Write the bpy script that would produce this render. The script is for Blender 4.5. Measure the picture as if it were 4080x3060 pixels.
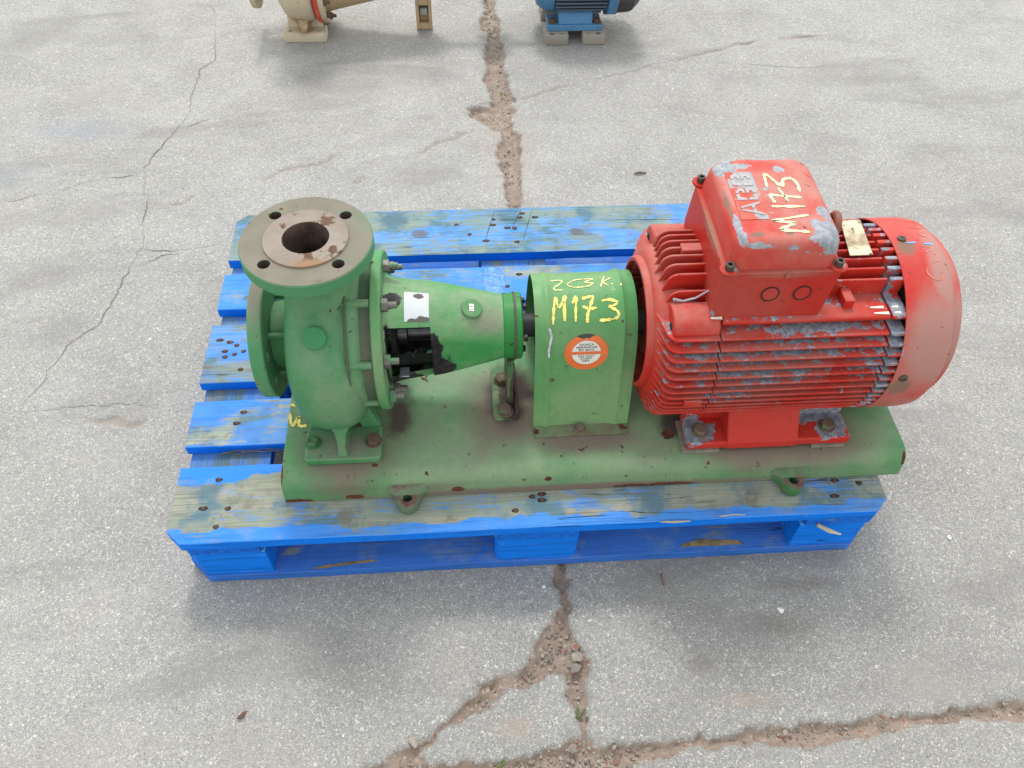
import bpy, bmesh, math, random
import numpy as np
from mathutils import Vector, Matrix

for o in list(bpy.data.objects):
    bpy.data.objects.remove(o, do_unlink=True)
scene = bpy.context.scene
COL = scene.collection
R = math.radians
random.seed(7)

# ------------------------------------------------------------------ camera
cam_d = bpy.data.cameras.new('camera')
cam_d.sensor_width = 36.0
cam_d.lens = 27.72
cam_d.clip_start = 0.05
cam_d.clip_end = 1000.0
cam = bpy.data.objects.new('camera', cam_d)
COL.objects.link(cam)
CR = Matrix(((0.99782731, 0.0386139, -0.05338195),
             (-0.0632422, 0.78849971, -0.61177498),
             (0.01846863, 0.61382177, 0.78922857)))
cam.matrix_world = Matrix.Translation((0.49606, -0.60080, 1.30424)) @ CR.to_4x4()
scene.camera = cam

# ------------------------------------------------------------------ sky and sun (bright hazy daylight)
SUN_EL, SUN_AZ = 57.0, -3.0          # sun stands behind the pallet, a touch to the left
world = bpy.data.worlds.new('World')
scene.world = world
world.use_nodes = True
wt = world.node_tree
bg = wt.nodes['Background']
sky = wt.nodes.new('ShaderNodeTexSky')
sky.sky_type = 'NISHITA'
sky.sun_disc = False
sky.sun_elevation = R(SUN_EL)
sky.sun_rotation = R(SUN_AZ)
sky.air_density = 3.0
sky.dust_density = 1.0
sky.ozone_density = 0.6
hs = wt.nodes.new('ShaderNodeHueSaturation')          # thin white haze over the blue
hs.inputs['Saturation'].default_value = 0.27
wt.links.new(sky.outputs[0], hs.inputs['Color'])
wt.links.new(hs.outputs[0], bg.inputs[0])
bg.inputs[1].default_value = 0.15
sun_d = bpy.data.lights.new('sun', 'SUN')
sun_d.energy = 1.0
sun_d.angle = R(10.0)
sun_d.color = (1.0, 0.965, 0.925)
sun = bpy.data.objects.new('sun', sun_d)
COL.objects.link(sun)
sd = Vector((math.sin(R(-SUN_AZ)) * math.cos(R(SUN_EL)), -math.cos(R(SUN_AZ)) * math.cos(R(SUN_EL)), -math.sin(R(SUN_EL))))
sun.rotation_euler = sd.to_track_quat('-Z', 'Y').to_euler()
sun.location = (0, 3, 5)
scene.view_settings.view_transform = 'Standard'
scene.view_settings.look = 'None'
scene.view_settings.gamma = 1.0
scene.view_settings.use_curve_mapping = False
scene.view_settings.exposure = 1.03

# ------------------------------------------------------------------ mesh helpers
WORG = {}                                   # world origin of each object

def catmull(P, n=8):
    P = [np.array(p, float) for p in P]
    P = [2 * P[0] - P[1]] + P + [2 * P[-1] - P[-2]]
    out = []
    for i in range(1, len(P) - 2):
        p0, p1, p2, p3 = P[i - 1:i + 3]
        for k in range(n):
            t = k / n
            out.append(.5 * (2 * p1 + (p2 - p0) * t + (2 * p0 - 5 * p1 + 4 * p2 - p3) * t * t + (3 * p1 - p0 - 3 * p2 + p3) * t ** 3))
    out.append(P[-2])
    return out

def rrect(x0, x1, y0, y1, r, n=5):
    pts = []
    for cx, cy, a0 in ((x1 - r, y1 - r, 0), (x0 + r, y1 - r, 90), (x0 + r, y0 + r, 180), (x1 - r, y0 + r, 270)):
        for k in range(n + 1):
            a = R(a0 + 90 * k / n)
            pts.append((cx + r * math.cos(a), cy + r * math.sin(a)))
    return pts

class MB:
    def __init__(s):
        s.v = []; s.f = []
    def add(s, vs, fs):
        b = len(s.v)
        s.v += [tuple(float(c) for c in p) for p in vs]
        s.f += [tuple(b + i for i in f) for f in fs]
        return s
    def box(s, x0, x1, y0, y1, z0, z1):
        return s.add([(x0, y0, z0), (x1, y0, z0), (x1, y1, z0), (x0, y1, z0), (x0, y0, z1), (x1, y0, z1), (x1, y1, z1), (x0, y1, z1)],
                     [(3, 2, 1, 0), (4, 5, 6, 7), (0, 1, 5, 4), (1, 2, 6, 5), (2, 3, 7, 6), (3, 0, 4, 7)])
    def loft(s, rings, cap0=True, cap1=True, closed=True):
        n = len(rings[0]); vs = [p for r in rings for p in r]; fs = []
        for i in range(len(rings) - 1):
            for j in range(n if closed else n - 1):
                k = (j + 1) % n
                fs.append((i * n + j, i * n + k, (i + 1) * n + k, (i + 1) * n + j))
        if cap0: fs.append(tuple(range(n - 1, -1, -1)))
        if cap1: fs.append(tuple(range((len(rings) - 1) * n, len(rings) * n)))
        return s.add(vs, fs)
    def prism(s, poly, axis, a, b):
        m = {'x': lambda p, t: (t, p[0], p[1]), 'y': lambda p, t: (p[0], t, p[1]), 'z': lambda p, t: (p[0], p[1], t)}[axis]
        return s.loft([[m(p, a) for p in poly], [m(p, b) for p in poly]])
    def lathe(s, prof, c=(0, 0, 0), axis=(1, 0, 0), seg=48, ring=False, cap=True):
        ax = Vector(axis).normalized(); c = Vector(c)
        u = ax.orthogonal().normalized(); w = ax.cross(u)
        rings = []
        for t, r in prof:
            rings.append([c + ax * t + (u * math.cos(2 * math.pi * k / seg) + w * math.sin(2 * math.pi * k / seg)) * max(r, 1e-5) for k in range(seg)])
        if ring:
            rings.append(rings[0]); return s.loft(rings, False, False)
        return s.loft(rings, cap, cap)
    def cyl(s, p0, p1, r0, r1=None, seg=16):
        p0 = Vector(p0); p1 = Vector(p1); d = p1 - p0
        return s.lathe([(0, r0), (d.length, r0 if r1 is None else r1)], p0, d, seg)
    def tube(s, pts, rad, seg=8):
        pts = [Vector(p) for p in pts]; rings = []; prev = None
        for i, p in enumerate(pts):
            t = (pts[min(i + 1, len(pts) - 1)] - pts[max(i - 1, 0)]).normalized()
            u = t.orthogonal().normalized() if prev is None else (prev - t * prev.dot(t)).normalized()
            prev = u; w = t.cross(u); r = rad[i] if isinstance(rad, (list, tuple)) else rad
            rings.append([p + (u * math.cos(2 * math.pi * k / seg) + w * math.sin(2 * math.pi * k / seg)) * r for k in range(seg)])
        return s.loft(rings)
    def hexa(s, c, axis, r, h, washer=0, dome=True):
        ax = Vector(axis).normalized(); c = Vector(c)
        u = ax.orthogonal().normalized(); w = ax.cross(u)
        if washer:
            s.lathe([(0, washer), (.0022, washer)], c, ax, 20); c = c + ax * .0022
        def ringp(t, rr): return [c + ax * t + (u * math.cos(math.pi / 3 * k + .3) + w * math.sin(math.pi / 3 * k + .3)) * rr for k in range(6)]
        return s.loft([ringp(0, r), ringp(h * .88, r), ringp(h, r * .86)])
    def mesh(s, name, mat, smooth=35, org=None):
        V = np.array(s.v, float)
        if org is None: org = (V.min(0) + V.max(0)) / 2
        me = bpy.data.meshes.new(name)
        me.from_pydata([tuple(p) for p in V - np.array(org)], [], s.f)
        me.validate(); me.update()
        bm = bmesh.new(); bm.from_mesh(me); bmesh.ops.recalc_face_normals(bm, faces=bm.faces); bm.to_mesh(me); bm.free()
        for p in me.polygons: p.use_smooth = True
        me.set_sharp_from_angle(angle=R(smooth))
        if mat: me.materials.append(mat)
        return me, Vector([float(c) for c in org])
    def build(s, name, mat, parent=None, bevel=0, smooth=35, org=None, seg=2, label=None, ang=40):
        me, og = s.mesh(name, mat, smooth, org)
        return place(name, me, og, parent, bevel, seg, label, ang)

def place(name, me, og, parent=None, bevel=0, seg=2, label=None, ang=40, rot=None):
    o = bpy.data.objects.new(name, me); COL.objects.link(o)
    og = Vector(og); WORG[o] = og
    if parent is not None:
        o.parent = parent; o.location = og - WORG[parent]
    else:
        o.location = og
    if rot: o.rotation_euler = rot
    if bevel:
        m = o.modifiers.new('bevel', 'BEVEL'); m.width = bevel; m.segments = seg; m.limit_method = 'ANGLE'; m.angle_limit = R(ang)
    if label: o['label'] = label
    return o

def thing(name, loc, label, cat, group=None):
    o = bpy.data.objects.new(name, None); COL.objects.link(o); o.location = loc; o.empty_display_size = .1
    WORG[o] = Vector(loc); o['label'] = label; o['category'] = cat
    if group: o['group'] = group
    return o

def tag(o, label, cat, group=None):
    o['label'] = label; o['category'] = cat
    if group: o['group'] = group
    return o

def cut(o, cutters):
    """subtract MB cutters (world coordinates) from a built object, for real holes"""
    tmp = []
    for c in cutters:
        me, og = c.mesh('cutter', None, org=(0, 0, 0))
        co = bpy.data.objects.new('cutter', me); COL.objects.link(co); tmp.append(co)
        co.location = (0, 0, 0)
        m = o.modifiers.new('cut', 'BOOLEAN'); m.object = co; m.solver = 'EXACT'
    bpy.context.view_layer.update()
    dg = bpy.context.evaluated_depsgraph_get()
    me = bpy.data.meshes.new_from_object(o.evaluated_get(dg), depsgraph=dg)
    o.modifiers.clear(); o.data = me
    for p in me.polygons: p.use_smooth = True
    me.set_sharp_from_angle(angle=R(35))
    for co in tmp: bpy.data.objects.remove(co, do_unlink=True)
    return o

def ribbon(strokes, width, fn, off=.0006, jit=.15, n=6):
    """hand-drawn strokes: (a,b) points mapped to the surface by fn -> (point, normal)"""
    mb = MB()
    for st in strokes:
        if len(st) > 2: pts = catmull(st, n)
        else: pts = [np.array(st[0]) * (1 - k / n) + np.array(st[1]) * k / n for k in range(n + 1)]
        P = [fn(*p) for p in pts]
        L = []
        for i in range(len(P)):
            t = (P[min(i + 1, len(P) - 1)][0] - P[max(i - 1, 0)][0]).normalized()
            nrm = P[i][1]; sdir = t.cross(nrm).normalized()
            w = width * .5 * (1 + random.uniform(-jit, jit)) * (.7 if i in (0, len(P) - 1) else 1)
            c = P[i][0] + nrm * off
            L.append([c - sdir * w, c + sdir * w])
        mb.loft(L, False, False, closed=False)
    return mb

# ------------------------------------------------------------------ material helpers
class G:
    def __init__(s, name):
        s.m = bpy.data.materials.new(name); s.m.use_nodes = True
        s.t = s.m.node_tree; s.b = s.t.nodes['Principled BSDF']
        g = s.t.nodes.new('ShaderNodeNewGeometry'); s.P = g.outputs['Position']
        sx = s.t.nodes.new('ShaderNodeSeparateXYZ'); s.t.links.new(g.outputs['Normal'], sx.inputs[0]); s.nz = sx.outputs[2]; s.ny = sx.outputs[1]; s.nx = sx.outputs[0]
    def set(s, sock, v):
        if isinstance(v, bpy.types.NodeSocket): s.t.links.new(v, sock)
        elif isinstance(v, (tuple, list)) and len(v) == 3 and sock.type == 'RGBA': sock.default_value = (*v, 1)
        else: sock.default_value = v
    def math(s, op, a, b=0.0, clamp=False):
        n = s.t.nodes.new('ShaderNodeMath'); n.operation = op; n.use_clamp = clamp
        s.set(n.inputs[0], a); s.set(n.inputs[1], b); return n.outputs[0]
    def vm(s, op, a, b=(0, 0, 0)):
        n = s.t.nodes.new('ShaderNodeVectorMath'); n.operation = op
        s.set(n.inputs[0], a); s.set(n.inputs[1], b)
        return n.outputs['Value'] if op in ('LENGTH', 'DOT_PRODUCT') else n.outputs[0]
    def sep(s, v):
        n = s.t.nodes.new('ShaderNodeSeparateXYZ'); s.set(n.inputs[0], v); return n.outputs
    def noise(s, scale, det=4, rough=.55, vec=None, dist=0.0, col=False):
        n = s.t.nodes.new('ShaderNodeTexNoise'); s.set(n.inputs['Vector'], s.P if vec is None else vec)
        n.inputs['Scale'].default_value = scale; n.inputs['Detail'].default_value = det; n.inputs['Roughness'].default_value = rough; n.inputs['Distortion'].default_value = dist
        return n.outputs[1 if col else 0]
    def vor(s, scale, vec=None, feature='F1', rnd=1.0):
        n = s.t.nodes.new('ShaderNodeTexVoronoi'); n.feature = feature; s.set(n.inputs['Vector'], s.P if vec is None else vec)
        n.inputs['Scale'].default_value = scale; n.inputs['Randomness'].default_value = rnd
        return n.outputs
    def mr(s, x, a, b, c=0.0, d=1.0, smooth=True):
        n = s.t.nodes.new('ShaderNodeMapRange'); n.interpolation_type = 'SMOOTHSTEP' if smooth else 'LINEAR'
        s.set(n.inputs[0], x)
        for i, q in enumerate((a, b, c, d)): s.set(n.inputs[i + 1], q)
        return n.outputs[0]
    def mix(s, f, a, b):
        n = s.t.nodes.new('ShaderNodeMix'); n.data_type = 'RGBA'
        s.set(n.inputs[0], f); s.set(n.inputs[6], a); s.set(n.inputs[7], b); return n.outputs[2]
    def mixf(s, f, a, b):
        n = s.t.nodes.new('ShaderNodeMix'); n.data_type = 'FLOAT'
        s.set(n.inputs[0], f); s.set(n.inputs[2], a); s.set(n.inputs[3], b); return n.outputs[0]
    def blobs(s, L):
        out = None
        for c, r in L:
            d = s.vm('LENGTH', s.vm('DIVIDE', s.vm('SUBTRACT', s.P, tuple(c)), tuple(r)))
            k = s.math('SUBTRACT', 1.0, d, clamp=True)
            out = k if out is None else s.math('MAXIMUM', out, k)
        return out
    def attr(s, name):
        n = s.t.nodes.new('ShaderNodeAttribute'); n.attribute_name = name; return n.outputs['Fac']
    def bump(s, h, strength=.3, dist=.002):
        n = s.t.nodes.new('ShaderNodeBump'); n.inputs['Strength'].default_value = strength; n.inputs['Distance'].default_value = dist
        s.set(n.inputs['Height'], h); s.t.links.new(n.outputs[0], s.b.inputs['Normal'])
    def done(s, col, rough=.6, metal=0.0, spec=.4):
        s.set(s.b.inputs['Base Color'], col); s.set(s.b.inputs['Roughness'], rough); s.set(s.b.inputs['Metallic'], metal)
        s.b.inputs['Specular IOR Level'].default_value = spec
        return s.m

def paint(name, base, faded, layers=(), rough=.5, fade=(5, .42, .62), bump=.15, metal=0.0, bscale=180, dusty=None, spec=.14, radial=None):
    """worn paint: base and sun-faded tone, then layers of dirt, rust, chips on top
    layer = (colour, noise scale, noise weight, threshold, softness, blobs, blob weight, up weight, roughness, metallic)"""
    g = G(name)
    n = g.noise(fade[0], 6, .6)
    col = g.mix(g.mr(n, fade[1], fade[2]), base, faded)
    up = g.math('MAXIMUM', g.nz, 0.0)
    if dusty:                                        # dust lying on upward faces
        dn = g.noise(14, 5, .65)
        k = g.math('MULTIPLY', g.math('MULTIPLY', up, g.mr(dn, .3, .7)), dusty[1])
        col = g.mix(k, col, dusty[0])
    fine = g.noise(90, 3, .6)
    col = g.mix(g.mr(fine, .3, .75, 0, .18), col, tuple(c * .6 for c in base))
    rg, mt = rough, metal
    hgt = g.noise(bscale, 3, .6)
    for (c, sc, w, th, so, bl, bw, uw, lr, lm) in layers:
        m = g.math('MULTIPLY', g.noise(sc, 6, .62, dist=.3), w)
        if bl: m = g.math('ADD', m, g.math('MULTIPLY', g.blobs(bl), bw))
        if uw: m = g.math('ADD', m, g.math('MULTIPLY', up, uw))
        if radial and bl:
            rr_ = g.vm('LENGTH', g.vm('MULTIPLY', g.vm('SUBTRACT', g.P, (0, .25, .36)), (0, 1, 1)))
            m = g.math('SUBTRACT', m, g.mr(rr_, radial[0], radial[1], 0, .16))
        if so < .02: m = g.math('ADD', m, g.math('MULTIPLY', g.math('SUBTRACT', g.noise(sc * 5, 4, .7), .5), .30))
        k = g.mr(m, th - so, th + so)
        if isinstance(c, list):                      # two-tone layer
            c = g.mix(g.mr(g.noise(sc * 3, 4), .35, .65), c[0], c[1])
        col = g.mix(k, col, c)
        rg = g.mixf(k, rg, lr); mt = g.mixf(k, mt, lm)
        if so < .02: hgt = g.math('SUBTRACT', hgt, g.math('MULTIPLY', k, .8))
    g.bump(hgt, bump, .0015)
    return g.done(col, rg, mt, spec)

def worn_ink(name, col, under, th=.62, scale=110):
    """hand-drawn marker: thin and patchy, the paint below shows through"""
    g = G(name)
    c = g.mix(g.mr(g.noise(60, 4), .35, .65), col, tuple(x * .8 for x in col))
    c = g.mix(g.mr(g.noise(scale, 5, .7), th - .03, th + .03, 0, .85), c, under)
    return g.done(c, .75, 0, .1)

def plain(name, col, rough=.6, metal=0.0, var=.25, scale=40, bump=.1, spec=.4):
    g = G(name)
    c2 = tuple(max(0, c * (1 - var)) for c in col); c3 = tuple(min(1, c * (1 + var)) for c in col)
    n = g.noise(scale, 5, .6)
    g.bump(g.noise(scale * 4, 3), bump, .001)
    return g.done(g.mix(g.mr(n, .3, .7), c2, c3), rough, metal, spec)

RUST = [(.115, .045, .025), (.06, .028, .02)]
DUST = (.20, .165, .135)
ALU = [(.28, .305, .345), (.15, .17, .21)]

# ================================================================== GROUND: worn concrete yard with cracks
CRACK = [(0.665, 3.2), (0.5917, 2.0507), (0.5917, 1.9726), (0.5738, 1.9226), (0.5684, 1.8613), (0.5934, 1.8365), (0.5845, 1.8012), (0.5791, 1.7433), (0.5738, 1.6871), (0.5804, 1.6321), (0.5694, 1.5791), (0.573, 1.5271), (0.5869, 1.4563), (0.5771, 1.4253), (0.5357, 1.4335), (0.5157, 1.4149), (0.5229, 1.3765), (0.5545, 1.3426), (0.5674, 1.3283), (0.6009, 1.2952), (0.6049, 1.2681), (0.5889, 1.2152), (0.6106, 0.9737), (0.6296, 0.0025), (0.6303, -0.0479), (0.633, -0.0767), (0.6115, -0.1034), (0.5878, -0.1292), (0.5805, -0.1554), (0.5525, -0.1822), (0.5163, -0.1852), (0.49, -0.2013), (0.4846, -0.2109), (0.4487, -0.238), (0.4138, -0.2667), (0.375, -0.2851), (0.3466, -0.3015), (0.3138, -0.3146), (0.1667, -0.3429), (0.1694, -0.3639), (0.3998, -0.3526), (0.6374, -0.3453), (0.7101, -0.343), (0.7605, -0.3327), (0.8116, -0.3222), (0.8859, -0.3221), (0.9362, -0.3205), (0.9834, -0.3301), (1.0347, -0.3263), (1.141, -0.3117), (1.1928, -0.31), (1.2718, -0.3061), (1.3541, -0.31), (1.5565, -0.3123), (1.5872, -0.2595), (1.3722, -0.2722), (1.2303, -0.2811), (1.1513, -0.2838), (1.0471, -0.2873), (0.9447, -0.2884), (0.8419, -0.2965), (0.7415, -0.2998), (0.6673, -0.3), (0.6644, -0.2837), (0.6624, -0.26), (0.6709, -0.2117), (0.6818, -0.187), (0.6782, -0.174), (0.672, -0.1606), (0.6619, -0.1334), (0.657, -0.1059), (0.6574, -0.0781), (0.6578, -0.0494), (0.6605, 0.0008), (0.6481, 0.9722), (0.665, 1.2124), (0.6701, 1.2836), (0.6525, 1.3024), (0.6489, 1.33), (0.6453, 1.3581), (0.6656, 1.4145), (0.6498, 1.4296), (0.6682, 1.4535), (0.6559, 1.5244), (0.6505, 1.5765), (0.6391, 1.6302), (0.6482, 1.6848), (0.6515, 1.7411), (0.6396, 1.7995), (0.6323, 1.8354), (0.6429, 1.8592), (0.6463, 1.9206), (0.6268, 1.9717), (0.6339, 2.0496), (0.73, 3.2)]
ISLAND = [(0.519, -0.2325), (0.5402, -0.2141), (0.5761, -0.2112), (0.6136, -0.1933), (0.626, -0.1991), (0.6305, -0.2292), (0.644, -0.2446), (0.6428, -0.2778), (0.639, -0.2892), (0.5934, -0.3025), (0.5248, -0.3075), (0.4475, -0.3097), (0.4138, -0.3121), (0.3994, -0.3001), (0.4482, -0.2664), (0.4981, -0.2504), (0.5207, -0.247)]
THIN = [[(-0.3186, 2.0741), (-0.2969, 2.0116), (-0.2663, 1.8922), (-0.2514, 1.7796), (-0.2417, 1.6991), (-0.2696, 1.6611), (-0.2733, 1.5857), (-0.2713, 1.5012), (-0.2674, 1.4091), (-0.2814, 1.3489), (-0.3052, 1.2806), (-0.323, 1.2199), (-0.3343, 1.161), (-0.3188, 1.1031), (-0.2941, 1.0287), (-0.2874, 0.9581), (-0.2754, 0.8903), (-0.2811, 0.8547), (-0.2907, 0.7654), (-0.3066, 0.6722), (-0.3119, 0.6253), (-0.336, 0.5899), (-0.3703, 0.5471), (-0.3855, 0.488), (-0.3885, 0.4551), (-0.4071, 0.4238), (-0.4086, 0.3885)], [(-0.3343, 1.161), (-0.3753, 1.1337), (-0.4332, 1.1312), (-0.4845, 1.105), (-0.5362, 1.0839), (-0.5827, 1.0675), (-0.66, 1.0435)], [(-0.2686, 0.859), (-0.1926, 0.8581), (-0.1291, 0.8676), (-0.0717, 0.8857)]]
BROWN = [[(-0.2357, 1.0218), (-0.1947, 1.0472), (-0.1288, 1.0676), (-0.0861, 1.0939), (-0.0413, 1.111), (0.0209, 1.1375), (0.0955, 1.1739), (0.1485, 1.1969), (0.2207, 1.2247)], [(0.2156, 1.1009), (0.2799, 1.142), (0.3522, 1.1841), (0.414, 1.233), (0.4777, 1.2728), (0.5559, 1.3132)], [(0.6921, 1.4686), (0.8497, 1.5365), (1.0124, 1.5946), (1.2462, 1.6866), (1.4489, 1.7569), (1.5694, 1.7819), (1.7662, 1.7979)], [(-0.4349, 0.348), (-0.3665, 0.3596), (-0.2633, 0.3582), (-0.1586, 0.3529)]]

def vnoise(x, y, f, seed=0):
    x = x * f + 1000.5 + seed * 17.3; y = y * f + 1000.5 + seed * 9.1
    xi = np.floor(x).astype(np.int64); yi = np.floor(y).astype(np.int64)
    u = x - xi; v = y - yi; u = u * u * (3 - 2 * u); v = v * v * (3 - 2 * v)
    def h(a, b):
        n = (a * 374761393 + b * 668265263 + seed * 1442695041) & 0x7fffffff
        n = ((n ^ (n >> 13)) * 1274126177) & 0x7fffffff
        return ((n ^ (n >> 16)) & 0xffff) / 65535.0
    return (h(xi, yi) * (1 - u) + h(xi + 1, yi) * u) * (1 - v) + (h(xi, yi + 1) * (1 - u) + h(xi + 1, yi + 1) * u) * v

rng_s = np.random.default_rng(11)

def poly_sdf(px, py, poly):
    d = np.full(px.shape, 1e9); ins = np.zeros(px.shape, bool)
    n = len(poly)
    for i in range(n):
        ax, ay = poly[i]; bx, by = poly[(i + 1) % n]
        ex, ey = bx - ax, by - ay
        t = np.clip(((px - ax) * ex + (py - ay) * ey) / (ex * ex + ey * ey + 1e-12), 0, 1)
        d = np.minimum(d, np.hypot(px - ax - t * ex, py - ay - t * ey))
        if ey != 0:
            c = ((ay > py) != (by > py)) & (px < (bx - ax) * (py - ay) / (ey) + ax)
            ins ^= c
    return np.where(ins, -d, d)

def line_dist(px, py, pts):
    d = np.full(px.shape, 1e9)
    for (ax, ay), (bx, by) in zip(pts[:-1], pts[1:]):
        ex, ey = bx - ax, by - ay
        t = np.clip(((px - ax) * ex + (py - ay) * ey) / (ex * ex + ey * ey + 1e-12), 0, 1)
        d = np.minimum(d, np.hypot(px - ax - t * ex, py - ay - t * ey))
    return d

gx = np.concatenate([[-300, -80, -25, -8, -3, -1.6], np.arange(-1.12, 2.60, .0048), [3.2, 5, 10, 25, 80, 300]])
gy = np.concatenate([[-300, -80, -25, -8, -3, -1.2, -.7], np.arange(-.44, 2.26, .0048), [2.6, 3.2, 5, 10, 25, 80, 300]])
GX, GY = np.meshgrid(gx, gy)
near = (np.abs(GX) < 4) & (np.abs(GY) < 4)
wx = GX + (vnoise(GX, GY, 60, 3) - .5) * .012 + (vnoise(GX, GY, 170, 4) - .5) * .007
wy = GY + (vnoise(GX, GY, 60, 5) - .5) * .012 + (vnoise(GX, GY, 170, 6) - .5) * .007
sdf = np.maximum(poly_sdf(wx, wy, CRACK), -poly_sdf(wx, wy, ISLAND)) + .0055
rub = vnoise(GX, GY, 90, 7) * .5 + vnoise(GX, GY, 180, 8) * .5
dirt = 1 / (1 + np.exp(np.clip(sdf / .0014, -40, 40)))
dep = np.clip(-sdf / .012, 0, 1)
GZ = (vnoise(GX, GY, 3, 1) - .5) * .003 + (vnoise(GX, GY, 120, 2) - .5) * .0016
GZ = GZ - dirt * (.010 + .006 * dep) + dirt * (rub - .5) * .009
chip = np.clip(1 - sdf / .018, 0, 1) * (sdf > 0) * (vnoise(GX, GY, 45, 11) > .62)
GZ -= chip * .004
wxx = GX + (vnoise(GX, GY, 30, 12) - .5) * .022 + (vnoise(GX, GY, 110, 14) - .5) * .009
wyy = GY + (vnoise(GX, GY, 30, 13) - .5) * .022 + (vnoise(GX, GY, 110, 15) - .5) * .009
thin = np.zeros_like(GX)
for ln in THIN:
    d = line_dist(wxx, wyy, ln)
    thin = np.maximum(thin, .25 * np.clip(1.25 - d / .0048, 0, 1) * np.clip(vnoise(GX, GY, 9, 21) * 1.9, 0.3, 1))
brown = np.zeros_like(GX)
for ln in BROWN:
    d = line_dist(wxx, wyy, ln)
    brown = np.maximum(brown, np.clip(1.2 - d / .009, 0, 1) * np.clip((vnoise(GX, GY, 14, 22) - .3) * 2.6, 0, 1))
GZ -= thin * .004 + brown * .004
GZ = np.where(near, GZ, 0)
nyv, nxv = GX.shape
gm = bpy.data.meshes.new('ground')
idx = np.arange(nxv * nyv).reshape(nyv, nxv)
quads = np.stack([idx[:-1, :-1], idx[:-1, 1:], idx[1:, 1:], idx[1:, :-1]], -1).reshape(-1, 4)
gm.vertices.add(nxv * nyv)
gm.vertices.foreach_set('co', np.stack([GX, GY, GZ], -1).astype(np.float32).ravel())
gm.loops.add(quads.size); gm.loops.foreach_set('vertex_index', quads.astype(np.int32).ravel())
gm.polygons.add(len(quads)); gm.polygons.foreach_set('loop_start', (np.arange(len(quads)) * 4).astype(np.int32))
gm.update(calc_edges=True)
for nm, arr in (('dirt', np.maximum(dirt, chip * .55)), ('thin', thin), ('brown', brown)):
    at = gm.attributes.new(nm, 'FLOAT', 'POINT'); at.data.foreach_set('value', np.where(near, arr, 0).astype(np.float32).ravel())
gm.polygons.foreach_set('use_smooth', np.ones(len(quads), dtype=bool))

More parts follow.
